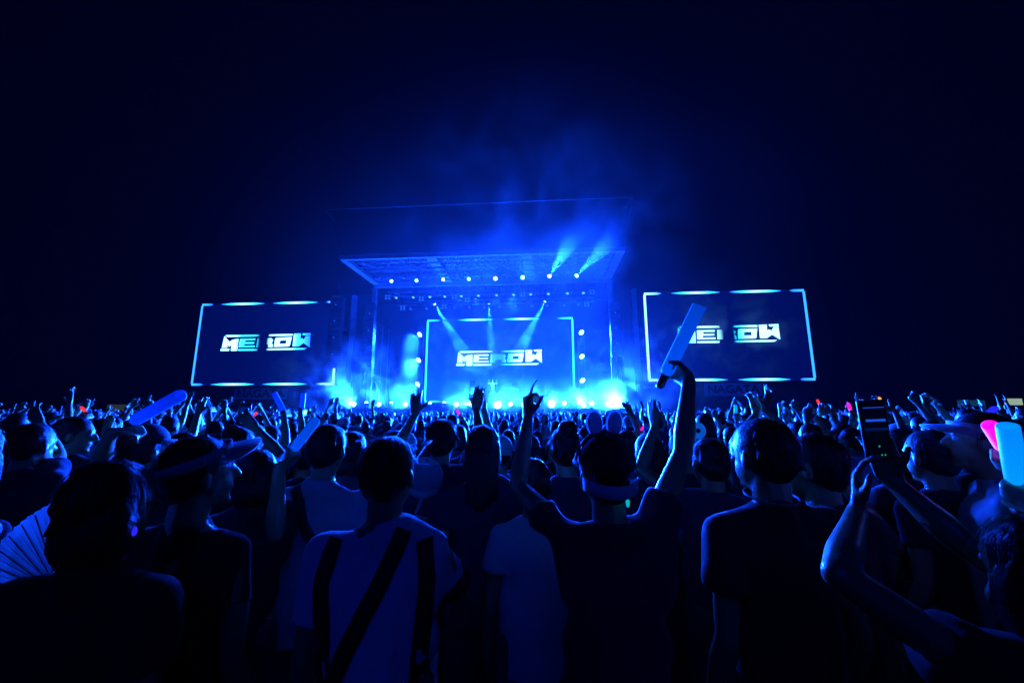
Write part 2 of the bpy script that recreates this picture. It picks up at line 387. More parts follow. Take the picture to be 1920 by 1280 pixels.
# foot lamps along the stage edge
foot = [(664, 762, .5), (687, 760, .35), (711, 762, .5), (734, 760, .35), (760, 762, .5), (806, 761, .3), (833, 760, .4), (856, 762, .5), (875, 763, .45), (883, 759, .6), (933, 759, 1.3), (957, 761, .5), (984, 759, 1.3), (1008, 761, .45), (1034, 757, 1.4), (1058, 760, .5), (1087, 757, .8), (1094, 763, .6), (1110, 760, .5), (1140, 762, .6), (1151, 754, 1.4), (1161, 761, .7)]
for px, py, s in foot:
    x, z = ST(px, py-(0 if s > 1 else 4), 30.2); big = s > 1
    lamp('foot_lamp', 'large glaring blinder on the stage edge' if big else 'small round foot lamp in the row along the stage edge', 'glaring blinders on the stage edge' if big else 'foot lamps along the stage edge',
         (x, 30.2, z), ((x+random.uniform(-2, 2), 24.0, z+random.uniform(0.6, 3.0)) if s > 0.45 else (x+random.uniform(-1.5, 1.5), 29.0+random.uniform(-.5, 3), z+9)), 0.10+0.13*s, M['lens'], W_FOOT*s if s > 0.45 else W_FILL*s*2, 110 if s > 0.45 else 60, 0.6, 0.1, housing=0.2, dome=0.9)
    if True:
        o = sthing('floor_stand', x, 30.35, DECK, 'low black floor stand under a foot lamp on the stage edge', 'lamp stand', 'floor stands along the stage edge')
        hh = max(0.05, z-DECK-0.10-0.13*s)
        b = MB(); b.box((0, 0.0, 0.02), (0.2, 0.2, 0.02)); b.box((0, 0.1, hh/2+0.02), (0.03, 0.03, hh/2)); b.build('stand_frame', M['black_metal'], o)

# ------------------------------------------------------------------ LED screens
WHT = (0.26, 0.72, 1.0); CYN = (0.02, 0.55, 1.0); BLU = (0.005, 0.10, 1.0); DRK = (0.0, 0.001, 0.02)
LOGO = [  # pieces of the lettering, x to the right, y down, in hundredths of its width
 [(0.9, 14.6), (2.3, 2.0), (9.1, 8.5), (12, 6.2), (18.8, 5.0), (18.8, 18.2), (11.7, 18.2), (11.7, 11.3), (9.1, 13.6), (6.9, 11.5), (6.9, 14.6)],
 [(0, 15.8), (9.7, 15.8), (9.3, 18.2), (-0.2, 18.2)],
 [(3.4, 1.0), (43, 1.0), (43, 2.7), (5.4, 2.9)],
 [(20.8, 5.2), (38.2, 5.2), (37.8, 6.9), (26.8, 6.9), (26.4, 9.0), (37.4, 9.0), (37.0, 10.7), (26.2, 10.7), (25.8, 12.8), (38.2, 12.8), (38.2, 14.5), (20.2, 14.5)],
 [(20.2, 16.5), (42.0, 16.5), (41.6, 18.2), (20.2, 18.2)],
 [(40.6, 5.0), (56, 5.0), (58, 6.6), (58, 8.8), (56.5, 9.9), (58.4, 11.4), (58.4, 14.8), (53.6, 14.8), (53.2, 11.6), (46, 11.6), (45.4, 14.8), (40.0, 14.8)],
 [(53.2, 1.0), (79.6, 0.8), (79.6, 2.5), (53.0, 2.7)],
 [(61.5, 4.6), (79.2, 4.2), (78.6, 7.4), (66.4, 7.6), (65.8, 11.2), (60.2, 11.2), (60.6, 6.0)],
 [(60.2, 11.2), (73.2, 11.2), (73.6, 7.4), (78.6, 7.4), (77.6, 13.6), (76, 14.2), (60.0, 14.4)],
 [(52.0, 16.3), (97, 16.1), (94.0, 17.8), (51.6, 18.0)],
 [(81.2, 0.6), (88.8, 0.4), (88.4, 6.4), (90.6, 5.4), (92.8, 6.8), (95, 3.2), (99.6, 3.0), (100, 15.6), (92.8, 10.6), (87.6, 14.2), (81.0, 14.2)],
 [(90.6, 0.4), (100, 0.2), (99.8, 2.2), (91.4, 2.4)],
]
def screen(name, label, cx, d, z0, z1, w, bars_t, bars_b, prof, logo_c, logo_w, logo_stops, bgs, right_line=True, bar_stops=None):
    o = sthing(name, cx, d, (z0+z1)/2, label, 'screen'); hw, hh = w/2, (z1-z0)/2
    b = MB(); b.box((0, 0.16, 0), (hw+0.25, 0.12, hh+0.2)); b.build('screen_cabinet', M['panel'], o)
    b = MB(); b.add([(-hw-0.1, 0.03, -hh-0.1), (hw+0.1, 0.03, -hh-0.1), (hw+0.1, 0.03, hh+0.1), (-hw-0.1, 0.03, hh+0.1)], [(0, 1, 2, 3)])
    b.build('screen_face', bgs, o)
    for bars, zz in ((bars_t, hh), (bars_b, -hh)):
        for (u0, u1) in bars:
            x0, x1 = -hw+u0*w, -hw+u1*w; t = 0.09; b = MB()
            e0 = 0.0 if u0 == 0 else 0.45; e1 = 0.0 if u1 == 1 else 0.45; L = (x1-x0)
            P = [(x0, zz-0.02 if e0 else zz-t), (x0+L*e0*0.5, zz-t), (x1-L*e1*0.5, zz-t), (x1, zz-0.02 if e1 else zz-t), (x1, zz+0.02 if e1 else zz+t), (x1-L*e1*0.5, zz+t), (x0+L*e0*0.5, zz+t), (x0, zz+0.02 if e0 else zz+t)]  # bloom put into the shape: dashes thicker at the middle
            if not e0: P = [p for i, p in enumerate(P) if i not in (1, 6)]
            elif not e1: P = [p for i, p in enumerate(P) if i not in (2, 5)]
            b.prism(P, 0.0, 0.02)
            mm = ramp_glow('led_bar', 0, x0, x1, ([(0, BLU), (0.25, CYN), (0.5, WHT), (0.8, CYN), (1, BLU)] if e0 and e1 else [(0, prof[0]), (1, BLU)] if e1 else [(0, BLU), (1, prof[1])]), S_BAR)
            b.build('border_dash', mm, o)
    for sx, pr in ((-1, prof[0]), (1, prof[1])):
        b = MB(); xx = sx*(hw-0.02); b.prism([(xx-0.09, -hh+0.1), (xx+0.09, -hh+0.1), (xx+0.09, hh-0.1), (xx-0.09, hh-0.1)], 0.0, 0.02)
        b.build('border_line', ramp_glow('led_line', 2, -hh, hh, [(0, pr), (1, pr)], S_BAR*0.8), o)
    lm = ramp_glow('led_lettering', 0, logo_c[0]-logo_w/2, logo_c[0]+logo_w/2, logo_stops, S_LOGO)
    k = logo_w/100
    for P in LOGO:
        b = MB(); b.prism([(logo_c[0]-logo_w/2+x*k, logo_c[1]+(9-y)*k) for x, y in P], -0.004, 0.012); b.build('logo_piece', lm, o)
    return o
def mids(p, d): return ST(p[0], p[1], d)
def rect(pts, d):
    q = [ST(x, y, d) for x, y in pts]
    return (q[0][0]+q[2][0])/2, (q[1][0]+q[3][0])/2, (q[2][1]+q[3][1])/2, (q[0][1]+q[1][1])/2
bg_side = ramp_glow('led_background_side', 2, -4, 4, [(0, (0.0002, 0.003, 0.085)), (1, (0.0002, 0.003, 0.075))], 1.0)
bg_mid = ramp_glow('led_background_smoke_glow', 2, -4, 4, [(0, (0.001, 0.09, 0.8)), (0.5, (0.001, 0.045, 0.5)), (1, (0.001, 0.025, 0.35))], 1.0)  # glow of lit smoke before the screen put into its colour, strongest low
MIDBLUE = (0.02, 0.22, 1.0)
x0, x1, z0, z1 = rect([(378, 572), (632, 565), (360, 721), (629, 719)], 33)
screen('led_screen', 'side LED screen with a gap in its glowing lettering, partly behind the hanging speakers', (x0+x1)/2, 33, z0, z1, x1-x0,
       [(0, .08), (.145, .46), (.525, .845), (.91, 1)], [(0, .08), (.14, .45), (.51, .82), (.88, 1)], (MIDBLUE, WHT), (-0.02, 0.10), (x1-x0)*0.635,
       [(0, WHT), (.16, WHT), (.22, CYN), (.36, CYN), (.43, DRK), (.515, DRK), (.56, WHT), (.78, WHT), (.86, CYN), (.94, MIDBLUE), (1, BLU)], bg_side)
x0, x1, z0, z1 = rect([(801, 601), (1073, 596), (797, 754), (1078, 750)], 38)
CXS = (x0+x1)/2
screen('led_screen', 'big LED screen with glowing lettering behind the raised booth, middle of the stage', CXS, 38, z0, z1, x1-x0,
       [(0, .09), (.21, .465), (.53, .78), (.895, 1)], [(0, .12), (.21, .42), (.60, .75), (.88, 1)], (CYN, CYN), (-0.0, 0.2), (x1-x0)*0.58,
       [(0, WHT), (.36, WHT), (.43, (0.01, 0.15, 0.6)), (.55, (0.01, 0.15, 0.6)), (.62, CYN), (.72, WHT), (1, WHT)], bg_mid)
x0, x1, z0, z1 = rect([(1208, 550), (1506, 545), (1217, 713), (1530, 710)], 33)
screen('led_screen', 'side LED screen with glowing lettering crossed by drifting smoke and a raised light stick', (x0+x1)/2, 33, z0, z1, x1-x0,
       [(0, .11), (.175, .48), (.545, .86), (.915, 1)], [(0, .09), (.17, .48), (.545, .855), (.915, 1)], (WHT, MIDBLUE), (0.05, 0.12), (x1-x0)*0.635,
       [(0, BLU), (.1, CYN), (.25, WHT), (.38, WHT), (.46, DRK), (.56, DRK), (.62, CYN), (.72, WHT), (1, WHT)], bg_side)

# dark walls and banners under the side screens
def text_mesh(s, size):
    cu = bpy.data.curves.new('lettering', 'FONT'); cu.body = s; cu.size = size; cu.align_x = 'CENTER'; cu.align_y = 'CENTER'; cu.offset = size*0.03; cu.extrude = 0.004
    to = bpy.data.objects.new('lettering', cu); COL.objects.link(to); bpy.context.view_layer.update()
    me = bpy.data.meshes.new_from_object(to.evaluated_get(bpy.context.evaluated_depsgraph_get())); bpy.data.objects.remove(to)
    return me
M['banner'] = mat('banner_cloth', (0.42, 0.43, 0.45), 0.8, var=0.1, vscale=2)
M['banner_ink'] = mat('banner_ink', (0.03, 0.03, 0.035), 0.8)
for (p0, p1, lab) in (((440, 728), (537, 748), 'pale NAGATA banner under the screen that the speakers partly hide'), ((1320, 718), (1430, 742), 'pale NAGATA banner under the screen crossed by smoke')):
    a = ST(*p0, 32.6); c = ST(*p1, 32.6); w, h = c[0]-a[0], a[1]-c[1]
    o = sthing('banner', (a[0]+c[0])/2, 32.6, (a[1]+c[1])/2, lab, 'banner')
    b = MB(); b.box((0, 0.02, 0), (w/2, 0.015, h/2)); b.build('cloth', M['banner'], o)
    me = text_mesh('NAGATA', h*1.0); t = link('lettering', me, M['banner_ink'], o); t.rotation_euler = (math.pi/2, 0, 0); t.location = (0, -0.004, 0)
    bw = max(v.co.x for v in me.vertices)-min(v.co.x for v in me.vertices); t.scale = (w*0.9/bw, w*0.9/bw*0.9, 1)
for cx, w, lab in ((-25.0, 15.5, 'dark scaffold wall carrying the screen that the speakers partly hide'), (14.2, 14.2, 'dark scaffold wall carrying the screen crossed by smoke')):
    o = sthing('scaffold_wall', cx, 33.5, 0, lab, 'wall')
    b = MB(); b.box((0, 0.1, 1.75), (w/2, 0.05, 1.75)); b.build('scrim', M['scrim'], o)
    for k in range(6):
        b = MB(); b.box((-w/2+0.2+k*(w-0.4)/5, 0.35, 5.8), (0.05, 0.05, 5.8)); b.build('post', M['black_metal'], o)
    for k in range(5):
        b = MB(); b.box((0, 0.45, 1.0+k*2.5), (w/2, 0.03, 0.03)); b.build('ledger', M['black_metal'], o)

# hanging speaker arrays
def line_array(px, py0, py1, d, n, label, w=0.55):
    x, za = ST(px, py0, d); _, zb = ST(px, py1, d)
    o = sthing('speaker_array', x, d, za, label, 'speakers'); h = (za-zb)/n
    b = MB(); b.prism([(-w, -h*0.47), (w, -h*0.47), (w, h*0.47), (-w, h*0.47)], 0, 0.55); me = b.mesh('cabinet'); me.materials.append(M['cab'])
    b = MB(); b.prism([(-w*0.9, -h*0.36), (w*0.9, -h*0.36), (w*0.9, h*0.36), (-w*0.9, h*0.36)], -0.02, -0.003); mg = b.mesh('grille'); mg.materials.append(M['grille'])
    ang = 0; zz = 0; yy = 0
    for i in range(n):
        c = link('cabinet', me, None, o); c.location = (0, yy, zz-h/2); c.rotation_euler = (ang, 0, 0)
        g_ = link('grille', mg, None, c)
        if i % 3 == 1:
            b = MB(); b.ell((0.0, -0.03, 0), (0.05, 0.02, 0.035)); l_ = b.build('glow_dot', M['array_dot'], c)  # small blue glowing dot on every third cabinet
        zz -= h*math.cos(ang); yy += h*math.sin(ang); ang += 0.012 if i > n*0.5 else 0.002
    b = MB(); b.box((0, 0.25, 0.12), (w*0.8, 0.25, 0.06)); b.tube([(0, 0.25, 0.15), (0, 0.25, ZR-za-0.1)], 0.03); b.build('fly_bar', M['black_metal'], o)
line_array(631, 556, 690, 31.8, 13, 'long hanging speaker column in front of the side screen edge')
line_array(694, 572, 690, 32.2, 11, 'hanging speaker column beside the roof column near the lamp tower and shaft of light', 0.4)
line_array(1153, 572, 668, 32.2, 10, 'hanging speaker column between the stage and the smoke crossed screen', 0.4)

# the raised booth and what stands on it
bx, bz = ST(926, 736, 35.2)
rs = sthing('booth_riser', bx, 35.2, DECK, 'dark raised booth table at the middle of the stage', 'booth')
b = MB(); b.box((0, 0.8, 0.4), (2.4, 1.3, 0.4)); b.build('riser', M['deck'], rs)
b = MB(); b.box((0, 0.0, bz-DECK-0.05), (1.45, 0.45, 0.05)); b.build('table_top', M['black_metal'], rs)
b = MB(); b.box((0, -0.36, (bz-DECK+0.7)/2), (1.40, 0.03, (bz-DECK-0.9)/2)); b.build('front_panel', M['panel'], rs)
for sx in (-1, 1):
    b = MB(); b.box((sx*1.36, 0.05, (bz-DECK+0.7)/2), (0.04, 0.3, (bz-DECK-0.9)/2)); b.build('leg', M['alu'], rs)
for sx, lab in ((-1, 'stack of monitor speakers beside the booth toward the shaft of light'), (1, 'stack of monitor speakers beside the booth toward the smoke burst')):
    o = sthing('monitor_stack', bx+sx*1.85, 35.1, DECK+0.8, lab, 'speakers')
    for k in range(3):
        b = MB(); b.box((0, 0, 0.27+k*0.55), (0.28, 0.25, 0.26)); c = b.build('cabinet', M['cab'], o)
        b = MB(); b.rings(12, [((0, -0.255, 0.27+k*0.55), (0.2, 0, 0), (0, 0, 0.2)), ((0, -0.275, 0.27+k*0.55), (0.18, 0, 0), (0, 0, 0.18))]); b.build('cone', M['grille'], c)
for k, (dx, w, h, nm, lab) in enumerate(((-0.75, .22, .06, 'media_player', 'flat media player on the booth table near the monitor stack'), (0.0, .17, .05, 'mixer', 'small mixer on the booth table before the performer'), (0.62, .2, .05, 'media_player', 'flat media player on the booth table next to the laptop'), (1.05, .16, .12, 'laptop', 'open laptop on the booth table end'))):
    o = sthing(nm, bx+dx, 35.2, bz, lab, 'booth gear')
    b = MB(); b.box((0, 0, 0.03), (w, 0.18, 0.03)); b.build('case', M['alu'], o)
    b = MB(); b.box((0, 0.12 if nm == 'laptop' else 0.02, 0.062+h/2), (w*0.9, 0.01 if nm == 'laptop' else 0.12, h/2)); b.build('display' if nm == 'laptop' else 'control_top', M['alu'], o)
for dx, lab in ((-1.30, 'thin microphone stand at the booth end toward the shaft of light'), (1.30, 'thin microphone stand at the booth end toward the smoke burst')):
    o = sthing('microphone_stand', bx+dx, 34.6, DECK, lab, 'mic stand')
    b = MB(); b.tube([(0, 0, 0), (0, 0, 1.75)], 0.02); b.build('pole', M['alu'], o)
    b = MB(); b.lathe([(0.18, 0), (0.18, 0.03), (0.03, 0.05)], 12); b.build('base', M['black_metal'], o)
    b = MB(); b.ell((0, -0.02, 1.83), (0.05, 0.05, 0.07)); b.build('microphone', M['grille'], o)

# far edge of the grounds
def sign(name, px0, py0, px1, py1, Y, m, label, leg=True):
    a = at(px0, py0, Y); c = at(px1, py1, Y); o = empty(name, ((a.x+c.x)/2, Y, 0), 0, label, 'sign')
    b = MB(); b.box((0, 0, (a.z+c.z)/2), ((c.x-a.x)/2, 0.08, (a.z-c.z)/2)); b.build('face', m, o)
    for sx in (-1, 1):
        b = MB(); b.box((sx*(c.x-a.x)*0.4, 0.14, c.z/2+0.1), (0.05, 0.05, c.z/2+0.1)); b.build('post', M['black_metal'], o)
    return o
sign('lit_board', 203, 758, 240, 771, 34, mat('dim_yellow_board', (0.2, 0.2, 0.1), 0.7, emit=(0.06, 0.07, 0.03), estr=0.35), 'dim yellowish board standing beyond the crowd away from the stage')
sign('lit_board', 1796, 750, 1846, 761, 30, mat('dim_blue_board', (0.1, 0.15, 0.2), 0.7, emit=(0.01, 0.06, 0.14), estr=0.5), 'dim blue board beside the small warm lit board')
sign('lit_board', 1884, 747, 1916, 759, 30, mat('warm_lit_board', (0.5, 0.5, 0.4), 0.7, emit=(0.35, 0.5, 0.35), estr=0.8, var=0.2, vscale=6), 'small warm white lit board near the visor wearer')

# ================================================================== people
def vol_mesh(mb, name, voxel, iters=3, ratio=1.0, disp=None):
    """one continuous skin over overlapping shells"""
    me = mb.mesh('shells'); o = bpy.data.objects.new('shells', me); COL.objects.link(o)
    r = o.modifiers.new('r', 'REMESH'); r.mode = 'VOXEL'; r.voxel_size = voxel; r.adaptivity = 0
    if iters: s = o.modifiers.new('s', 'SMOOTH'); s.factor = 0.5; s.iterations = iters
    if ratio < 1: d = o.modifiers.new('d', 'DECIMATE'); d.ratio = ratio
    dg = bpy.context.evaluated_depsgraph_get(); out = bpy.data.meshes.new_from_object(o.evaluated_get(dg))
    bpy.data.objects.remove(o); bpy.data.meshes.remove(me); out.name = name
    if disp:
        n = len(out.vertices); co = np.empty(n*3); no = np.empty(n*3); out.vertices.foreach_get('co', co); out.vertices.foreach_get('normal', no)
        co = co.reshape(-1, 3); no = no.reshape(-1, 3); co += no*disp(co)[:, None]; out.vertices.foreach_set('co', co.ravel())
    smooth(out); return out
def folds(seed, amp, f=14.0):
    q = np.random.default_rng(seed); A = q.normal(size=(6, 3))*f*np.array([1, 1, 0.55]); ph = q.uniform(0, 6.28, 6)
    def fn(c):
        w = c+0.03*np.sin(c[:, [1, 2, 0]]*9+ph[0])
        return amp*sum(np.sin(w @ A[i]+ph[i])**3 for i in range(6))/2.2
    return fn
def unit(v): v = Vector(v); return v.normalized()
def ik(S, Wt, l1, l2, hint):
    S, Wt = Vector(S), Vector(Wt); d = Wt-S; L = d.length
    if L > (l1+l2)*0.985: d = d*((l1+l2)*0.985/L); Wt = S+d; L = d.length
    if L < abs(l1-l2)+0.03: L = abs(l1-l2)+0.03
    a = (l1*l1-l2*l2+L*L)/(2*L); h = math.sqrt(max(0, l1*l1-a*a)); u = d.normalized()
    p = Vector(hint)-u*u.dot(Vector(hint)); p = p.normalized() if p.length > 1e-5 else Vector((0, 0, -1))
    return S+u*a+p*h, Wt
FING = [(0.031, 0.070, 0.0085), (0.011, 0.079, 0.0088), (-0.011, 0.074, 0.0085), (-0.031, 0.059, 0.0075)]
POSE = {'open': ([8, 10, 8], [9, 3, -4, -12], 55), 'relaxed': ([22, 28, 22], [4, 1, -2, -6], 40), 'grip': ([68, 82, 50], [0, 0, 0, 0], 25), 'point': ([6, 8, 6], [6, 1, -2, -6], 30), 'pinch': ([30, 34, 20], [6, 2, -2, -5], 60), 'clap': ([5, 6, 5], [2, 0, -1, -3], 35)}
def hand(mb, Wp, z, y, side, pose, k, n=7, fat=1.0):
    """palm, four fingers, thumb; z along the hand, y out of the palm; side +1 = the person's right hand"""
    z = unit(z); y = Vector(y); y = (y-z*y.dot(z)).normalized(); x = y.cross(z)*-1.0
    x = x if side > 0 else -x           # x = thumb side
    Wp = Vector(Wp)
    def P(a, b, c): return Wp+(x*a+y*b+z*c)*k
    cur, spr, th = POSE[pose]
    for fx in (-0.026, -0.008, 0.010, 0.027): mb.rc(P(fx*0.72, 0, 0.012), 0.015*k, P(fx, 0, 0.088), 0.0125*k, n)
    if pose == 'pinch': curls = [[10, 18, 12], [62, 70, 40], [66, 74, 40], [68, 70, 40]]
    else: curls = [cur]*4
    for i, (fx, L, r) in enumerate(FING):
        p = P(fx, 0, 0.090); ang = 0.0; s = R(spr[i])
        for q, (frac, c) in enumerate(zip((0.44, 0.31, 0.25), curls[i])):
            ang += R(c); d = (z*math.cos(s)+x*math.sin(s))*math.cos(ang)+y*math.sin(ang)
            p2 = p+d*(L*frac*k); mb.rc(p, r*k*fat*(1-0.09*q), p2, r*k*fat*(0.91-0.09*q), n); p = p2
    t = R(th); p = P(0.024, 0.006, 0.028)
    d1 = z*math.cos(t)+x*math.sin(t)*0.92+y*0.25
    if pose == 'grip': d1 = z*0.62+x*0.45+y*0.75
    p2 = p+d1.normalized()*0.045*k; mb.rc(p, 0.0135*k*fat, p2, 0.0105*k*fat, n)
    d2 = (d1.normalized()+z*0.45 if pose != 'grip' else Vector(y)*0.4-x*0.2+z*0.2).normalized(); mb.rc(p2, 0.0103*k*fat, p2+d2*0.034*k, 0.0085*k*fat, n)

def strands(mb, c, r, Rm, n, L, seed, zmin=-0.6):
    q = np.random.default_rng(seed); Rm = np.array(Rm); c = np.array(c)
    for _ in range(n):
        while True:
            d = q.normal(size=3); d /= np.linalg.norm(d)
            if d[2] > zmin and not (d[1] > 0.35 and d[2] < 0.45): break
        p = d*np.array(r)*1.0; w = 0.0016; l = L*q.uniform(0.5, 1.1)
        t = np.array((d[0]*d[2], d[1]*d[2], -(d[0]**2+d[1]**2)))+q.normal(size=3)*0.14; t -= d*(t @ d); t /= np.linalg.norm(t)+1e-6
        s = np.cross(t, d)*w; v = []
        for i, (u, h) in enumerate(((0, 0.0), (0.5, 0.006), (1.0, q.uniform(-0.002, 0.012)))):
            m_ = p+t*l*u+d*(h-0.5*l*l*u*u/np.mean(r))
            ww = s*(1-u*0.85); v += [m_-ww, m_+ww]
        mb.add((np.array(v)) @ Rm.T+c, [(0, 1, 3, 2), (2, 3, 5, 4)])

def person(loc, rotz, h, arms, shirt, label, group=None, cat='person', hair='short', hairm='hair', skin=0, head=(0, 0, 0), lean=(0, 0), q=1, seed=0, sleeve=0.55, trousers='jeans', name='person', build=1.0, eyes=False):
    """arms: {-1: spec, +1: spec}; spec = dict(w=wrist world point, hand=direction, palm=normal, pose=..., hint=elbow direction) or None = hanging.
    head = yaw, pitch, roll in degrees (yaw positive turns to the person's right)"""
    k = h/1.70; rt = empty(name, loc, rotz, label, cat, group); inv = (Matrix.Translation(loc) @ Matrix.Rotation(rotz, 4, 'Z')).inverted(); inv3 = inv.to_3x3()
    bd = MB(); sh = MB(); lx, ly = lean; n = 10 if q else 8
    def B(x, y, z):                                   # body point with a lean growing from the hips up
        f = max(0, (z-0.9)/0.6); return Vector((x*build+lx*f, y+ly*f, z))*k
    neck = B(0, -0.005, 1.435); hc = B(0, 0.02, 1.575)
    RH = (Matrix.Rotation(R(-head[0]), 3, 'Z') @ Matrix.Rotation(R(head[1]), 3, 'X') @ Matrix.Rotation(R(head[2]), 3, 'Y')); RHn = np.array(RH)
    def Hd(x, y, z): return hc+RH @ (Vector((x, y, z))*k)
    # head
    bd.ell(Hd(0, 0.0, 0.025), np.array((0.074, 0.092, 0.092))*k, RHn, 14, 10); bd.ell(Hd(0, 0.022, -0.035), np.array((0.060, 0.070, 0.078))*k, RHn, 12, 8)
    bd.rc(Hd(0, 0.092, 0.012), 0.010*k, Hd(0, 0.108, -0.020), 0.014*k, 6); bd.rc(Hd(-0.03, 0.082, 0.028), 0.011*k, Hd(0.03, 0.082, 0.028), 0.011*k, 6)
    bd.rc(Hd(-0.020, 0.080, -0.052), 0.010*k, Hd(0.020, 0.080, -0.052), 0.010*k, 6); bd.ell(Hd(0, 0.068, -0.092), np.array((0.022, 0.018, 0.018))*k, RHn, 8, 6)
    for s in (-1, 1): bd.ell(Hd(s*0.079, -0.004, -0.008), np.array((0.011, 0.019, 0.032))*k, RHn @ np.array(Matrix.Rotation(R(18*s), 3, 'Z')), 8, 6)
    bd.rc(neck, 0.056*k, Hd(0, -0.012, -0.03), 0.053*k, n)
    # trunk and legs under the clothes
    bd.rc(B(-0.06, 0, 1.26), 0.095*k, B(0.06, 0, 1.26), 0.095*k, n, (1, 0.8, 1)); bd.rc(neck, 0.04*k, B(0.13, 0, 1.35), 0.035*k, n); bd.rc(neck, 0.04*k, B(-0.13, 0, 1.35), 0.035*k, n); bd.rc(B(0, 0, 1.27), 0.115*k, B(0, 0, 0.98), 0.11*k, n, (1, 0.8, 1)); bd.rc(B(-0.06, 0, 0.95), 0.11*k, B(0.06, 0, 0.95), 0.11*k, n, (1, 0.85, 1))
    tr = MB()
    for s in (-1, 1):
        hip, kn, an = B(s*0.085, 0, 0.90), B(s*0.10, 0.015, 0.49), B(s*0.105, -0.02, 0.085)
        bd.rc(hip, 0.075*k, kn, 0.05*k, n); bd.rc(kn, 0.05*k, an, 0.036*k, n); bd.rc(an+Vector((0, -0.01, -0.04))*k, 0.034*k, an+Vector((0, 0.15, -0.05))*k, 0.028*k, 8)
        tr.rc(hip, 0.095*k, kn, 0.072*k, n); tr.rc(kn, 0.072*k, an+Vector((0, 0, 0.02))*k, 0.062*k, n, flat1=True)
    tr.rc(B(-0.06, 0, 0.93), 0.125*k, B(0.06, 0, 0.93), 0.125*k, n, (1, 0.85, 1))
    # shirt
    sh.rc(B(-0.075, 0.005, 1.275), 0.112*k, B(0.075, 0.005, 1.275), 0.112*k, n, (1, 0.92, 1)); sh.rc(B(0, 0, 1.25), 0.148*k, B(0, 0, 0.80), 0.156*k, 14, (1.02, 0.80, 1), flat1=True)
    sh.rc(B(-0.07, 0, 1.10), 0.10*k, B(0.07, 0, 1.10), 0.10*k, n)
    sh.rc(B(0, -0.012, 1.40), 0.070*k, B(0, -0.004, 1.452), 0.066*k, 14, flat1=True)
    # arms
    for s in (-1, 1):
        sp = arms.get(s); S0 = B(s*0.158, -0.005, 1.362)
        if sp is None:
            el = B(s*0.196, -0.035, 1.09); wr = B(s*0.212, 0.05, 0.855); hz_, hp, ps = (wr-el), Vector((-s, 0.2, 0)), 'relaxed'
        else:
            wt = inv @ Vector(sp['w']); dz = wt.z-S0.z
            up = max(0, min(1, dz/(0.3*k))); S0 = S0+Vector((-s*0.012, 0.02, 0.045))*k*up
            if 'el' in sp:
                el = inv @ Vector(sp['el']); 
                u = (el-S0); el = S0+u.normalized()*min(max(u.length, 0.20*k), 0.30*k); u = wt-el; wr = el+u.normalized()*min(max(u.length, 0.19*k), 0.27*k)
            else:
                hint = inv3 @ Vector(sp.get('hint', (s*0.7, 0.1, -0.8))); el, wr = ik(S0, wt, 0.285*k, 0.255*k, hint)
            hz_ = inv3 @ Vector(sp['hand']) if 'hand' in sp else (wr-el); hp = inv3 @ Vector(sp.get('palm', (0, 1, 0))); ps = sp.get('pose', 'open')
        a = (el-S0).normalized(); upness = max(0, a.z)
        bd.rc(S0, 0.037*k, S0.lerp(el, 0.45), 0.042*k, n); bd.rc(S0.lerp(el, 0.45), 0.042*k, el, 0.032*k, n)
        bd.rc(el, 0.033*k, el.lerp(wr, 0.28), 0.0375*k, n); bd.rc(el.lerp(wr, 0.28), 0.0375*k, el.lerp(wr, 0.7), 0.028*k, n); bd.rc(el.lerp(wr, 0.7), 0.028*k, wr, 0.0235*k, n)
        hand(bd, wr, hz_, hp, s, ps, k*(1.0 if q else 1.06), 7 if q else 5, 1.0 if q else 1.15)
        sh.rc(neck+Vector((s*0.025, 0, -0.03))*k, 0.055*k, S0+Vector((-s*0.02, 0, -0.004))*k, 0.060*k, n); sh.rc(B(s*0.10, 0, 1.24), 0.085*k, S0+Vector((0, 0, -0.02))*k, 0.060*k, n)
        c1 = S0.lerp(el, sleeve); sh.rc(S0+Vector((0, 0, -0.004))*k, 0.061*k, c1, (0.064 if sleeve > 0.3 else 0.060)*k, 12, flat1=True)
    vx = (0.0075 if q == 2 else 0.009 if q else 0.011)
    me = vol_mesh(bd, 'body', vx*k, 2, 0.35 if q else 0.12); link('body', me, M['skin'][skin], rt)
    me = vol_mesh(sh, 'shirt', (0.013 if q else 0.02)*k, 4 if q else 2, 0.5 if q else 0.35, folds(seed, 0.015 if q else 0.008)); link('shirt', me, M[shirt], rt)
    me = vol_mesh(tr, 'trousers', 0.028*k, 2, 0.4); link('trousers', me, M[trousers], rt)
    # hair
    hb = MB(); rr = random.Random(seed+5)
    def He(c, r): hb.ell(Hd(*c), np.array(r)*k, RHn, 14, 10)
    if hair != 'none':
        He((0, -0.012, 0.038), (0.080, 0.096, 0.088)); He((0, -0.043, 0.0), (0.074, 0.060, 0.078))
        for s in (-1, 1): He((s*0.055, -0.022, 0.006), (0.024, 0.050, 0.050))
        if hair in ('bob', 'long'):
            He((0, -0.052, -0.055), (0.082, 0.050, 0.085))
            for s in (-1, 1): He((s*0.068, -0.022, -0.045), (0.026, 0.052, 0.085))
        if hair == 'long': hb.rc(Hd(0, -0.07, -0.03), 0.062*k, Hd(0, -0.085, -0.24), 0.050*k, 12, None); hb.rc(Hd(-0.04, -0.07, -0.05), 0.04*k, Hd(-0.05, -0.07, -0.22), 0.03*k); hb.rc(Hd(0.04, -0.07, -0.05), 0.04*k, Hd(0.05, -0.07, -0.22), 0.03*k)
        if hair == 'tail': hb.rc(Hd(0, -0.10, 0.05), 0.03*k, Hd(0, -0.155, 0.02), 0.036*k); hb.rc(Hd(0, -0.155, 0.02), 0.036*k, Hd(0, -0.150, -0.17), 0.018*k)
        if hair == 'bun': He((0, -0.075, 0.115), (0.05, 0.05, 0.045))
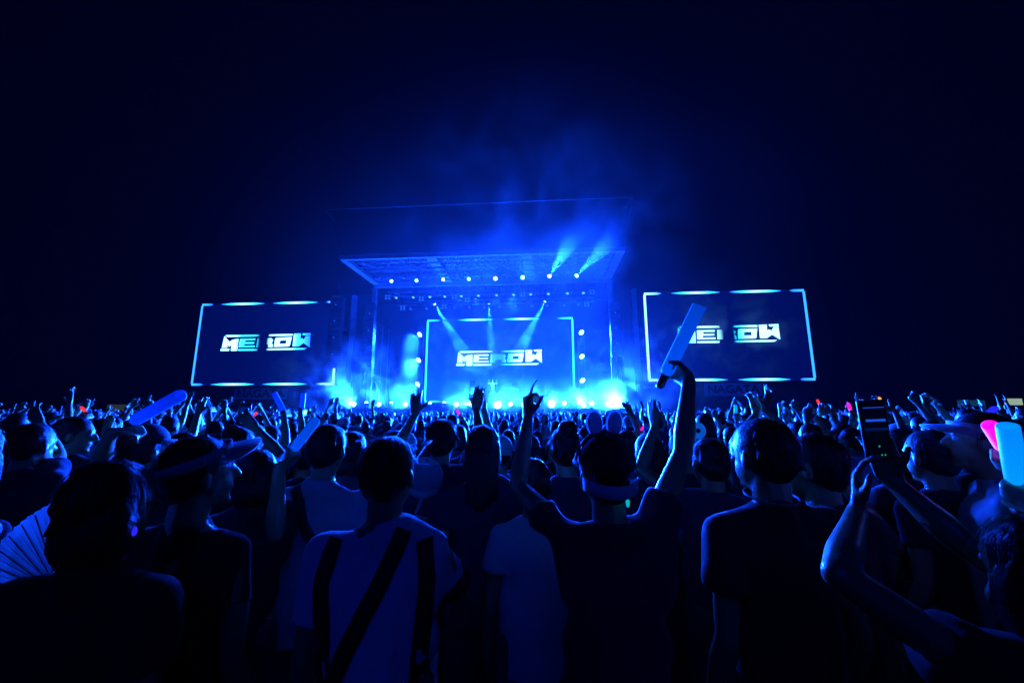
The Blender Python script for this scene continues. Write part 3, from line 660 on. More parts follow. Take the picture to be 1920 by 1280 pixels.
        for _ in range(26 if q else 8):
            th = rr.uniform(0, 6.28); el_ = rr.uniform(-0.5, 1.3); d = Vector((math.cos(th)*math.cos(el_), math.sin(th)*math.cos(el_)*1.0, math.sin(el_)))
            if d.y > 0.3 and d.z < 0.5: continue
            p = Vector((d.x*0.073, d.y*0.088-0.012, d.z*0.080+0.038)); t = Vector((rr.uniform(-.4, .4), rr.uniform(-.6, .1), -0.9)); p2 = p+t*0.04+d*0.012
            hb.rc(Hd(*p), 0.013*k, Hd(*p2), 0.006*k, 6)
        def hd_(c): return np.array([0.0036*mnoise.noise(Vector((p[0]*70, p[1]*70, p[2]*14))) + 0.0022*mnoise.noise(Vector((p[0]*150, p[1]*150, p[2]*24))) for p in c])
        me = vol_mesh(hb, 'hair', (0.010 if q else 0.014)*k, 1, 0.8 if q else 0.4, hd_ if q else None)
        if q:
            sb = MB(); strands(sb, Hd(0, -0.014, 0.040), np.array((0.081, 0.097, 0.089))*k, RHn, 380 if q == 2 else 150, 0.11*k, seed)
            sm_ = sb.mesh('strand'); bm = bmesh.new(); bm.from_mesh(me); bm.from_mesh(sm_); bm.to_mesh(me); bm.free(); bpy.data.meshes.remove(sm_); smooth(me)
        link('hair', me, M[hairm], rt)
    if eyes:
        for s in (-1, 1):
            b = MB(); b.ell(Hd(s*0.030, 0.078, 0.008), (0.012*k,)*3, None, 10, 8); b.build('eye', M['eye'], rt, True)
    for s in (-1, 1):
        an = B(s*0.105, -0.02, 0.05); b = MB(); b.rc(an+Vector((0, -0.03, 0))*k, 0.046*k, an+Vector((0, 0.16, -0.012))*k, 0.040*k, 10, (1, 1, 1)); v = b.v[0]; v[:, 2] = np.maximum(v[:, 2], 0.004); b.build('shoe', M['shoe'], rt, True)
    rt['_k'] = k
    return dict(root=rt, Hd=Hd, k=k, RH=RH, B=B, inv=inv)
def clear_private(o):
    if '_k' in o: del o['_k']

# ------------------------------------------------------------------ things people wear and hold
from mathutils.bvhtree import BVHTree
def strap(P, pts, w, m, name='strap', th=0.004):
    """ribbon laid on the back of the shirt; pts = (x, z) in metres of the person's own frame"""
    sh_ = [c for c in P['root'].children if c.name.startswith('shirt')][0]
    bv = BVHTree.FromPolygons([v.co.copy() for v in sh_.data.vertices], [tuple(p.vertices) for p in sh_.data.polygons])
    k = P['k']; N = 26; seg = []
    L = [Vector((x, 0, z)) for x, z in pts]
    for i in range(N+1):
        t = i/N*(len(L)-1); j = min(int(t), len(L)-2); seg.append(L[j].lerp(L[j+1], t-j)*k)
    v = []; f = []
    for i, p in enumerate(seg):
        d = (seg[min(i+1, N)]-seg[max(i-1, 0)]).normalized(); s = Vector((d.z, 0, -d.x))
        for e in (-1, 1):
            a = p+s*w*k*e; hit = bv.ray_cast(Vector((a.x, -1, a.z)), Vector((0, 1, 0)))
            y = hit[0].y if hit[0] is not None else 0.0
            v += [(a.x, y-0.004, a.z), (a.x, y-0.004-th, a.z)]
    for i in range(N):
        a = i*4; c = a+4
        f += [(a+1, a+3, c+3, c+1), (a, c, c+2, a+2), (a, a+1, c+1, c), (a+2, c+2, c+3, a+3)]
    b = MB(); b.add(v, f); return b.build(name, M[m], P['root'], True)
def cap(P, crown, brim_yaw, brim_m, band_m=None, tilt=0.0, bl=0.075, crown_on=True):
    Hd, k = P['Hd'], P['k']; rt = P['root']
    Rb = P['RH'] @ Matrix.Rotation(R(tilt), 3, 'X'); c0 = Hd(0, -0.012, 0.052)
    b = MB(); n = 22; rings = []
    for i in range(8):
        th = math.pi/2*i/7.3; r = math.cos(th); z = math.sin(th)
        rings.append((c0+Rb @ Vector((0, 0, z*0.098*k)), Rb @ Vector((0.095*r*k, 0, 0)), Rb @ Vector((0, 0.108*r*k, 0))))
    if crown_on: b.rings(n, rings); o = b.build('cap', M[crown], rt, True)
    else: o = rt
    b = MB(); Ry = Rb @ Matrix.Rotation(R(-brim_yaw), 3, 'Z'); v = []; f = []; m_ = 14
    for i in range(m_+1):
        a = math.pi*(0.12+0.76*i/m_)
        for q, ex in enumerate((0.0, 0.5, 1.0)):
            e = ex*bl*math.sin((a-math.pi*0.12)/(math.pi*0.76)*math.pi)**0.45
            for dz in (0, 0.0035): v.append(c0+Ry @ Vector((math.cos(a)*(0.094+e*0.5), math.sin(a)*(0.104+e), 0.004+dz-0.018*ex*(1+abs(math.cos(a))*1.2)))*k)
    for i in range(m_):
        for q in range(2):
            a = i*6+q*2; c = a+6; f += [(a, a+2, c+2, c), (a+1, c+1, c+3, a+3)]
        a = i*6+4; c = a+6; f.append((a, a+1, c+1, c))
    b.add(v, f); b.build('brim', M[brim_m], o, True)
    if band_m:
        b = MB(); v = []; f = []; m_ = 26
        for i in range(m_+1):
            a = 2*math.pi*i/m_
            for e, z in ((0.0975, -0.012), (0.0985, 0.020)): v.append(c0+Rb @ Vector((math.cos(a)*e, math.sin(a)*(e+0.0135), z))*k)
        for i in range(m_): f.append((2*i, 2*i+2, 2*i+3, 2*i+1))
        b.add(v, f); bo = b.build('band', M[band_m], o, True); md = bo.modifiers.new('t', 'SOLIDIFY'); md.thickness = 0.003
    return o
def look_rot(loc, target): return -math.atan2(target.x-loc.x, target.y-loc.y)
STAGE_C = SW(XC, 34, 4)
def stick_mat(name, c, s, base=(0.5, 0.5, 0.55)):
    m = mat(name, base, 0.55, emit=c, estr=s); n = m.node_tree.nodes; l = m.node_tree.links
    tc = n.new('ShaderNodeTexCoord'); sx = n.new('ShaderNodeSeparateXYZ'); mr = n.new('ShaderNodeMapRange')   # brighter by the lamp in its foot
    mr.inputs[1].default_value = 0.0; mr.inputs[2].default_value = 0.36; mr.inputs[3].default_value = s*1.25; mr.inputs[4].default_value = s*0.55
    l.new(tc.outputs['Object'], sx.inputs[0]); l.new(sx.outputs[2], mr.inputs[0]); l.new(mr.outputs[0], n['Principled BSDF'].inputs['Emission Strength'])
    return m
def light_stick(label, base, tip, r, m, group=None, handle=True):
    base, tip = Vector(base), Vector(tip); L = (tip-base).length
    o = empty('light_stick', base, 0, label, 'light stick', group); o.rotation_mode = 'QUATERNION'; o.rotation_quaternion = (tip-base).to_track_quat('Z', 'Y')
    b = MB(); b.rings(16, [((0, 0, z), (q, 0, 0), (0, q, 0)) for q, z in ((r*0.3, 0.0), (r*0.8, r*0.35), (r, r*0.95), (r, L*0.5), (r, L-0.004), (r*0.97, L), (r*0.72, L), (r*0.70, L-0.02), (r*0.3, L-0.024))])
    b.build('foam_tube', m, o, True)
    b = MB(); b.rings(12, [((0, 0, z), (q, 0, 0), (0, q, 0)) for q, z in ((r*0.5, -0.05), (r*0.62, -0.045), (r*0.62, 0.006), (r*0.5, 0.006))]); b.build('lamp_foot', M['plastic'], o, True)
    return o
def grip(base, tip, r, side, k=1.0, off=0.05, fwd=(0, 1, 0)):
    a = (Vector(tip)-Vector(base)).normalized(); G = Vector(base)+a*off; fw = Vector(fwd); z = (fw-a*fw.dot(a)).normalized(); y = a.cross(z)*side
    return dict(w=G-z*0.082*k-y*(r+0.013)*k, hand=z, palm=y, pose='grip')
def screen_pic(name, w, h, kind):
    """the lit camera preview on a phone: dark ground with the small bright stage on it"""
    m = bpy.data.materials.new(name); m.use_nodes = True; n = m.node_tree.nodes; l = m.node_tree.links; n.remove(n['Principled BSDF'])
    tc = n.new('ShaderNodeTexCoord'); sp = n.new('ShaderNodeSeparateXYZ'); l.new(tc.outputs['Object'], sp.inputs[0])
    mr = n.new('ShaderNodeMapRange'); mr.inputs[1].default_value = -h; mr.inputs[2].default_value = h; l.new(sp.outputs[2], mr.inputs[0])
    cr = n.new('ShaderNodeValToRGB'); el = cr.color_ramp.elements; el[0].position = 0; el[0].color = (0, 0.0, 0.004, 1); el[1].position = 1; el[1].color = (0, 0.0, 0.006, 1)
    for p, c in (((0.55, (0, 0.004, 0.06)), (0.62, (0, 0.02, 0.35)), (0.80, (0, 0.01, 0.16)), (0.92, (0, 0.002, 0.03))) if kind else ((0.48, (0, 0.001, 0.008)), (0.52, (0, 0.01, 0.10)), (0.55, (0, 0.001, 0.01)))):
        q = el.new(p); q.color = (*c, 1)
    e = n.new('ShaderNodeEmission'); l.new(mr.outputs[0], cr.inputs[0]); l.new(cr.outputs[0], e.inputs[0]); e.inputs[1].default_value = 1.0; l.new(e.outputs[0], n['Material Output'].inputs[0]); return m
GLG = glow('phone_icon', (0.02, 0.35, 0.25), 0.8)
def phone(label, c, w, h, rot, kind=0):
    o = empty('phone', c, 0, label, 'phone'); o.rotation_euler = rot
    b = MB(); b.box((0, 0.0045, 0), (w/2, 0.0042, h/2)); ob = b.build('body', M['plastic'], o); bv = ob.modifiers.new('b', 'BEVEL'); bv.width = 0.004; bv.segments = 3
    b = MB(); b.add([(-w*0.45, -0.0008, -h*0.46), (w*0.45, -0.0008, -h*0.46), (w*0.45, -0.0008, h*0.46), (-w*0.45, -0.0008, h*0.46)], [(0, 1, 2, 3)]); sc_ = b.build('display', screen_pic('phone_display', w*0.45, h*0.46, kind), o)
    if kind == 0:
        for (x, z, ww, hh) in ((0.0, 0.16, 0.30, 0.018), (-0.28, 0.16, 0.07, 0.02), (0.28, 0.16, 0.07, 0.02), (0.0, 0.37, 0.38, 0.006)):
            b = MB(); b.box((x*w, -0.002, z*h), (ww*w, 0.0008, hh*h)); b.build('preview_stage', glow('preview', (0.005, 0.10, 0.8), 0.9), sc_)
        for (x, z, s) in ((-0.04, -0.26, 0.035), (0.0, -0.40, 0.03), (0.12, -0.40, 0.03)):
            b = MB(); b.ell((x*w, -0.002, z*h), (s*w, 0.001, s*w)); b.build('icon', GLG, sc_)
    b = MB(); b.ell((-w*0.3, 0.010, h*0.40), (0.012, 0.003, 0.012)); b.build('camera_eye', M['plastic'], o)
    return o
def hero(px, py, Y, arms, shirt, label, face=None, **kw):
    lean = kw.get('lean', (0, 0)); c = at(px, py+15/Y, Y); h = c.z/1.575*1.70; k = h/1.70
    rz = look_rot(c, STAGE_C) if face is None else R(-face)
    off = Matrix.Rotation(rz, 3, 'Z') @ Vector((lean[0]*1.125*k, (0.02+lean[1]*1.125)*k, 0))
    loc = Vector((c.x-off.x, c.y-off.y, 0)); HEROES.append((loc.x, loc.y))
    return person(loc, rz, h, arms, shirt, label, **kw)
HEROES = []
def A(px, py, Y, **kw):
    d = dict(w=at(px, py, Y)); 
    if 'elp' in kw: d['el'] = at(*kw.pop('elp'))
    d.update(kw); return d

# ------------------------------------------------------------------ the people nearest the camera
M['stick_blue'] = stick_mat('blue_light_stick', (0.0, 0.025, 1.0), 1.0, (0.3, 0.35, 0.5))
M['stick_azure'] = stick_mat('azure_light_stick', (0.0, 0.075, 0.9), 0.85, (0.12, 0.13, 0.16))
M['stick_cyan'] = stick_mat('cyan_light_stick', (0.0, 0.25, 1.0), 1.1)
M['stick_pink'] = stick_mat('pink_light_stick', (1.0, 0.0, 0.55), 1.2)
M['red_led'] = glow('red_led', (1.0, 0.03, 0.05), 1.2); M['magenta_led'] = glow('magenta_led', (0.8, 0.02, 0.6), 1.0); M['orange_led'] = glow('orange_led', (1.0, 0.35, 0.1), 1.2); M['teal_led'] = glow('teal_led', (0.0, 0.5, 0.55), 0.9); M['violet_glow'] = glow('violet_glow', (0.02, 0.02, 1.0), 1.0)

# dark haired person with spectacles and a folding fan
fan_p = at(118, 1118, 1.06)
P = hero(206, 938, 1.02, {-1: dict(w=fan_p+Vector((0.05, -0.03, -0.085)), hand=(-0.25, 0.1, 0.9), palm=(0.4, 0.9, 0.1), pose='grip', hint=(-0.5, -0.3, -0.8)), 1: None}, 'black_tee',
         'dark haired spectacled person in black top right behind the pale folding fan', hair='bob', head=(14, 0, 0), q=2, seed=1, eyes=True)
Hd, k = P['Hd'], P['k']
gl = MB()
for s in (-1, 1):
    gl.tube([Hd(s*0.030+0.021*math.cos(a), 0.098, 0.004+0.017*math.sin(a)) for a in np.linspace(0, 2*math.pi, 15)], 0.0013, 5); gl.tube([Hd(s*0.051, 0.096, 0.010), Hd(s*0.075, 0.06, 0.012), Hd(s*0.083, 0.0, 0.010)], 0.0016, 5)
gl.tube([Hd(-0.010, 0.101, 0.008), Hd(0.010, 0.101, 0.008)], 0.0013, 5)
go = gl.build('spectacles', M['plastic'], P['root'])
b = MB(); b.ell(Hd(0.088, 0.004, -0.052), (0.006, 0.006, 0.011)); b.build('earring', M['violet_glow'], P['root'], True)  # blue reflection on the earring put in as its own glow
fo = empty('folding_fan', fan_p, 0, 'pale pleated folding fan opened in front of the spectacled person', 'fan')
f0 = Matrix.Rotation(R(-8), 3, 'X'); nb = 22
for i in range(nb):                                     # pleats, each its own leaf
    a0 = R(82+i*4.4); a1 = R(82+(i+1)*4.4); am = (a0+a1)/2; b = MB(); r0, r1 = 0.075, 0.235; v = []
    for a, y in ((a0, 0.0), (am, 0.006), (a1, 0.0)):
        for r in (r0, r1): v.append(f0 @ Vector((math.cos(a)*r, y, math.sin(a)*r)))
    b.add(v, [(0, 1, 3, 2), (2, 3, 5, 4)]); o = b.build('pleat', M['paper'], fo)
for i in range(0, nb+1, 2):
    a = R(82+i*4.4); b = MB(); b.tube([f0 @ Vector((0, -0.002, 0)), f0 @ Vector((math.cos(a)*0.225, -0.002, math.sin(a)*0.225))], 0.0016, 4); b.build('rib', M['plastic'], fo)

# person at the picture's edge with a pale collar
P = hero(-70, 850, 1.30, {-1: None, 1: None}, 'navy_tee', 'dark haired person with a broad pale collar beside the spectacled fan holder', hair='long', head=(-32, 0, 0), q=1, seed=2)
b = MB(); n_ = 16
b.rings(n_, [(P['B'](0, -0.01, 1.46), Vector((0.068, 0, 0)), Vector((0, 0.072, 0))), (P['B'](0, -0.02, 1.40), Vector((0.125, 0, 0)), Vector((0, 0.11, 0.0))), (P['B'](0, -0.02, 1.392), Vector((0.125, 0, 0)), Vector((0, 0.11, 0)))], cap=False)
b.build('collar', M['white_tee'], P['root'], True)

# person in a pale cap with the brim turned to the stage
P = hero(372, 880, 1.24, {-1: None, 1: None}, 'black_tee', 'person in an open pale sun visor, dark hair on top, beside the folding fan holder', hair='short', head=(38, 8, 0), q=2, seed=3, eyes=True)
c_ = cap(P, 'cap_white', 0, 'cap_white', 'cap_white', tilt=14, crown_on=False, bl=0.09)

# big blue stick and its holder
s0, s1 = at(250, 789, 1.62), at(338, 741, 1.50)
light_stick('thick royal blue light stick slanting up past the folding fan holder', s0, s1, 0.023, M['stick_blue'])
P = hero(272, 842, 1.95, {-1: grip(s0, s1, 0.027, -1, 1.0), 1: None}, 'black_tee', 'person in dark cap with pale brim holding the thick royal blue stick', hair='short', head=(20, 0, 0), q=1, seed=4)
cap(P, 'cap_black', 10, 'cap_white', None, tilt=4)
# man with spectacles, profile
P = hero(138, 812, 2.5, {-1: None, 1: A(197, 812, 2.7, pose='open', palm=(0.2, 1, 0), hand=(0.1, 0.1, 1))}, 'black_tee', 'person seen in profile with one open hand lifted behind the fan holder', hair='short', head=(55, 0, 0), q=1, seed=5, eyes=True)
# white tee with cross strap
P = hero(613, 838, 1.85, {-1: None, 1: None}, 'pale_tee', 'person in pale tee with a dark cross body strap and small bag', hair='short', head=(8, 0, 0), q=2, seed=6)
strap(P, [(-0.10, 1.44), (-0.02, 1.28), (0.12, 1.06), (0.17, 0.98)], 0.021, 'strap')
b = MB(); b.rc(P['B'](0.14, -0.16, 0.98), 0.07, P['B'](0.20, -0.13, 0.98), 0.07, 12, (1, 0.6, 1.25)); b.build('bag', M['strap'], P['root'], True)
# slanting azure stick and holder
s0, s1 = at(533, 866, 1.60), at(592, 788, 1.52)
light_stick('pale azure light stick slanting up beside the person with the cross body strap', s0, s1, 0.0175, M['stick_azure'])
P = hero(482, 885, 1.75, {-1: None, 1: dict(grip(s0, s1, 0.0175, 1, 1.0), hint=(0.15, -0.3, -1))}, 'black_tee', 'dark clothed person holding up the pale azure light stick', hair='bob', q=1, seed=7)

# the person in the white tee with straps
uf = at(794, 895, 1.62)
P = hero(729, 880, 1.27, {-1: None, 1: dict(w=at(772, 1000, 1.55), el=at(868, 1130, 1.36), hand=(0.05, 0.2, 1), palm=(-1, 0.1, 0), pose='grip')}, 'white_tee', 'person in white tee with broad dark shoulder straps and a diagonal strap', hair='short', hairm='hair', head=(16, 0, 0), q=2, seed=8, sleeve=0.72, build=1.04, eyes=True)
strap(P, [(0.075, 1.435), (0.02, 1.30), (-0.07, 1.12), (-0.125, 0.98), (-0.15, 0.82)], 0.024, 'strap')
strap(P, [(-0.135, 1.405), (-0.150, 1.30), (-0.135, 1.12), (-0.12, 0.90)], 0.022, 'strap')
strap(P, [(0.135, 1.405), (0.150, 1.30), (0.135, 1.12), (0.12, 0.90)], 0.022, 'strap')
Hd, k = P['Hd'], P['k']
b = MB(); v = []; f = []                                # clear sun visor pushed up on the hair
for i in range(17):
    a = R(-30+i*13.0)
    for e, z in ((0.094, 0.052), (0.118, 0.085), (0.142, 0.108)): v.append(Hd(math.cos(a)*e*0.92, math.sin(a)*e+0.0, z))
for i in range(16):
    for q_ in range(2): a = i*3+q_; f.append((a, a+1, a+4, a+3))
b.add(v, f); vo = b.build('clear_visor', M['film'], P['root'], True)
b = MB(); b.tube([Hd(math.cos(R(-30+i*13.0))*0.142*0.92, math.sin(R(-30+i*13.0))*0.142, 0.108) for i in range(17)], 0.0022, 5); b.build('rim', M['film'], vo, True)
# sleeve band
a_ = P['inv'] @ at(868, 1075, 1.12)
el_ = P['inv'] @ at(868, 1130, 1.36); S_ = P['B'](0.158, -0.005, 1.362); ud = (el_-S_).normalized(); c_ = S_+ud*0.115*k
b = MB(); b.rc(c_, 0.067*k, c_+ud*0.03, 0.067*k, 16, flat0=True, flat1=True); b.build('sleeve_band', M['strap'], P['root'], True)
# round hand fan
fo = empty('round_fan', uf, 0, 'round clear hand fan with pale lower edge beside the white tee wearer', 'fan')
rr_ = 0.075; b = MB(); b.rings(28, [((0, -0.0008, 0), (rr_, 0, 0), (0, 0, rr_)), ((0, 0.0008, 0), (rr_, 0, 0), (0, 0, rr_))]); b.build('fan_leaf', M['film'], fo)
b = MB(); b.tube([(rr_*math.cos(a), 0, rr_*math.sin(a)) for a in np.linspace(0, 2*math.pi, 33)], 0.0022, 6); b.build('rim', M['paper'], fo, True)
b = MB(); b.prism([(-rr_*0.85, -rr_*0.5), (-rr_*0.6, -rr_*0.77), (0, -rr_*0.97), (rr_*0.6, -rr_*0.77), (rr_*0.85, -rr_*0.5), (0, -rr_*0.72)], -0.003, -0.0015); b.build('grip_plate', M['paper'], fo)
b = MB(); b.tube([(0, 0, -rr_*0.9), (-0.028, 0, -rr_*1.9), (-0.040, 0.0, -0.215)], 0.0075, 8); b.build('handle', M['paper'], fo, True)

# arms spread wide, behind the white tee
P = hero(827, 822, 2.15, {-1: A(779, 776, 2.45, hand=(-0.06, 0.1, 1), palm=(0.2, 1, 0), pose='open', hint=(-0.8, 0.2, -0.5)), 1: A(893, 768, 2.55, hand=(0.15, 0.15, 1), palm=(-0.2, 1, 0), pose='clap', hint=(0.9, 0, -0.4))}, 'navy_tee',
         'person with both arms thrown up, spread fingers against the foot lamps', hair='short', head=(6, 0, 0), q=2, seed=9)
# pale tee, head down between the raised arms
P = hero(1000, 900, 1.75, {-1: None, 1: None}, 'pale_tee', 'person in pale tee standing just before the rabbit ear wearer', hair='short', head=(0, 0, 0), q=1, seed=10)
# rabbit ears
s0, s1 = at(1247, 704, 1.44), at(1312, 572, 1.34)
light_stick('thick translucent azure stick held high in front of the smoke crossed screen', s0, s1, 0.0235, M['stick_azure'])
gs = grip(s0, s1, 0.026, 1, 1.0, 0.035, (-0.2, 1, 0)); gs['hint'] = (0.8, 0.3, -0.5)
P = hero(1136, 884, 1.30, {-1: dict(w=at(990, 786, 1.52), hint=(-0.55, 0.5, -0.6), hand=(-0.02, 0.15, 1), palm=(0.9, 0.4, 0), pose='pinch'), 1: gs}, 'navy_tee', 'person with rabbit ears and a cap strap, both arms raised', hair='short', head=(0, 2, 0), q=2, seed=11, sleeve=0.42)
c_ = cap(P, 'cap_black', 0, 'cap_black', None, tilt=10)
Hd, k = P['Hd'], P['k']
b = MB(); v = []; f = []                                # the strap across the back of the cap
for i in range(13):
    a = R(200+i*140/12)
    for z, e in ((-0.028, 0.100), (0.012, 0.102)): v.append(Hd(math.cos(a)*e*0.95, math.sin(a)*(e+0.012)-0.012, z-0.014*math.cos((a-R(270))*1.3)))
for i in range(12): f.append((2*i, 2*i+2, 2*i+3, 2*i+1))
b.add(v, f); so = b.build('cap_strap', M['white_tee'], c_, True); md = so.modifiers.new('t', 'SOLIDIFY'); md.thickness = 0.003
hb_ = MB(); hb_.tube([Hd(0.1*math.cos(a), -0.0, 0.045+0.108*math.sin(a)) for a in np.linspace(0.1, math.pi-0.1, 17)], 0.005, 6); ho = hb_.build('headband', M['cap_black'], P['root'], True)
for s in (-1, 1):
    for (mm, nm, sc_, dy) in (('felt', 'ear', 1.0, 0.0), ('felt', 'ear_lining', 0.86, -0.0065)):
        b = MB(); Re = P['RH'] @ Matrix.Rotation(R(5*s), 3, 'Y'); b.ell(Hd(s*0.034, 0.0+dy, 0.178), np.array((0.029*sc_, 0.0055, 0.047*sc_))*k, np.array(Re), 16, 12); b.build(nm, M[mm], ho, True)
o = empty('glow_charm', at(1177, 942, 1.22), 0, 'small teal glowing charm hanging by the neck of the rabbit ear wearer', 'charm'); b = MB(); b.ell((0, 0, 0), (0.006, 0.006, 0.013)); b.build('capsule', M['teal_led'], o, True)
b = MB(); b.tube([(0, 0, 0.012), (-0.01, 0.03, 0.03)], 0.0012, 4); b.build('loop', M['plastic'], o)

# tall person in black tee, back of the head
P = hero(1430, 846, 1.30, {-1: None, 1: None}, 'black_tee', 'tall person in black tee seen from behind, head against the smoke crossed screen', hair='short', head=(-14, 3, 0), q=2, seed=12, build=1.03)
b = MB(); b.tube([P['B'](0.072*math.cos(a), 0.075*math.sin(a), 1.462+0.012*math.sin(a)) for a in np.linspace(0, 2*math.pi, 25)], 0.0035, 6); b.build('necklace', M['alu'], P['root'], True)
P = hero(1528, 868, 1.42, {-1: None, 1: A(1580, 905, 1.62, pose='relaxed', hand=(0.1, 0, 1), palm=(-1, 0.3, 0))}, 'black_tee', 'dark haired person beside the tall black tee wearer with one hand lifted', hair='short', head=(-30, 0, 0), q=1, seed=13)
# blurred hands above the black tee wearer
P = hero(1432, 838, 2.35, {-1: A(1420, 775, 2.5, hand=(-0.1, 0, 1), palm=(0, 1, 0), pose='relaxed'), 1: A(1436, 768, 2.45, hand=(0.3, 0, 1), palm=(-0.5, 0.8, 0), pose='open')}, 'grey_tee', 'person hidden but for two pale raised hands above the tall black tee wearer', hair='short', q=1, seed=14)
# phone filmer at the edge
pc = at(1644, 806, 1.02)
phone('phone held up filming the stage, preview on its dark display', pc, 0.074, 0.150, (0, R(-2), R(4)), 0)
P = hero(1952, 1062, 0.80, {-1: dict(w=pc+Vector((-0.032, 0.015, -0.125)), el=at(1553, 1062, 0.80), hand=(0.12, 0.0, 1), palm=(0.75, -0.6, 0), pose='relaxed'), 1: dict(w=pc+Vector((0.042, 0.02, -0.13)), el=at(1790, 1010, 0.95), hand=(-0.2, 0.0, 1), palm=(-0.75, -0.6, 0), pose='relaxed')}, 'black_tee', 'person in black sleeveless top filming with a phone held in both hands', face=4, hair='bob', head=(4, 2, 0), q=2, seed=15, sleeve=0.22, build=1.22, eyes=True)
# visor wearer
P = hero(1842, 822, 1.6, {-1: None, 1: None}, 'pale_tee', 'person in pale sun visor and pale top, face turned to the stage', face=-50, hair='tail', head=(-5, 8, 0), q=1, seed=16, eyes=True)
cap(P, 'cap_white', 0, 'cap_white', 'cap_white', tilt=2, bl=0.085, crown_on=False)
# two sticks held by someone at the edge
s0, s1 = at(1912, 932, 1.06), at(1889, 798, 1.00)
light_stick('thick bright cyan light stick beside the pink one', s0, s1, 0.0205, M['stick_cyan'])
p0_, p1_ = at(1884, 842, 1.25), at(1856, 797, 1.2)
light_stick('short pink light stick leaning behind the cyan one', p0_, p1_, 0.019, M['stick_pink'])
P = hero(2030, 905, 1.15, {-1: grip(s0, s1, 0.02, -1, 0.95, 0.02), 1: None}, 'black_tee', 'person at the crowd edge gripping the bright cyan stick', hair='bob', q=1, seed=17)
P = hero(1960, 868, 1.55, {-1: grip(p0_, p1_, 0.024, -1, 0.95, 0.0), 1: None}, 'black_tee', 'person behind the cyan stick gripping the pink light stick', hair='short', q=1, seed=18)
# fillers near the camera whose heads show between the others
for i, (px, py, Y, sh_, hr, lab, arms) in enumerate((
    (660, 842, 2.25, 'grey_tee', 'bob', 'person in grey top just past the cross body strap wearer', {-1: None, 1: None}),
    (448, 835, 2.3, 'black_tee', 'short', 'person in dark top holding a thin arm up before the banner by the hanging speakers', {-1: None, 1: A(478, 800, 2.5, pose='relaxed')}),
    (905, 835, 2.0, 'navy_tee', 'long', 'long haired person beside the wide spread arms', {-1: None, 1: None}),
    (1060, 838, 2.0, 'navy_tee', 'bun', 'person with a hair bun before the rabbit ears', {-1: None, 1: None}),
    (1330, 862, 1.85, 'navy_tee', 'short', 'person in navy top between rabbit ears and the tall black tee wearer', {-1: A(1228, 800, 2.1, pose='clap', hand=(-0.1, 0, 1), palm=(1, 0.3, 0)), 1: None}),
    (1690, 842, 2.0, 'black_tee', 'bob', 'dark haired person standing past the held up phone', {-1: None, 1: None}),
    (1745, 850, 1.75, 'black_tee', 'short', 'person in black between the phone filmer and the visor wearer', {-1: None, 1: None}),
    (60, 830, 2.1, 'navy_tee', 'short', 'person with one bent arm raised past the pale collar wearer', {-1: None, 1: A(75, 795, 2.3, pose='relaxed', hand=(-0.6, 0, 0.8))}),
    (395, 838, 2.9, 'navy_tee', 'tail', 'pony tailed person with one open hand up under the banner by the hanging speakers', {-1: A(372, 775, 3.1, pose='open'), 1: None}))):
    hero(px, py, Y, arms, sh_, lab, hair=hr, q=1, seed=30+i, skin=i % 3)

# ------------------------------------------------------------------ the performer
djx, djz = ST(924, 722, 36.0)
dh = ST(924, 714, 36.0)[1]; base = DECK+0.8
dj = SW(djx, 36.0, base); 
def SWo(x, z, d=36.0): return SW(djx+x, d, base+z)
P = person(dj, -YAW+math.pi, 1.80*(dh-base)/1.66, {-1: dict(w=SWo(0.36, 1.62, 35.9), el=SWo(0.46, 1.38, 35.85), hand=(-0.25, 0, 1), palm=(0, -1, 0), pose='open'), 1: dict(w=SWo(-0.36, 1.62, 35.9), el=SWo(-0.46, 1.38, 35.85), hand=(0.25, 0, 1), palm=(0, -1, 0), pose='open')}, 'white_tee',
           'performer in white tee behind the booth with both hands raised beside the head', hair='short', q=0, seed=50, eyes=True, name='person')

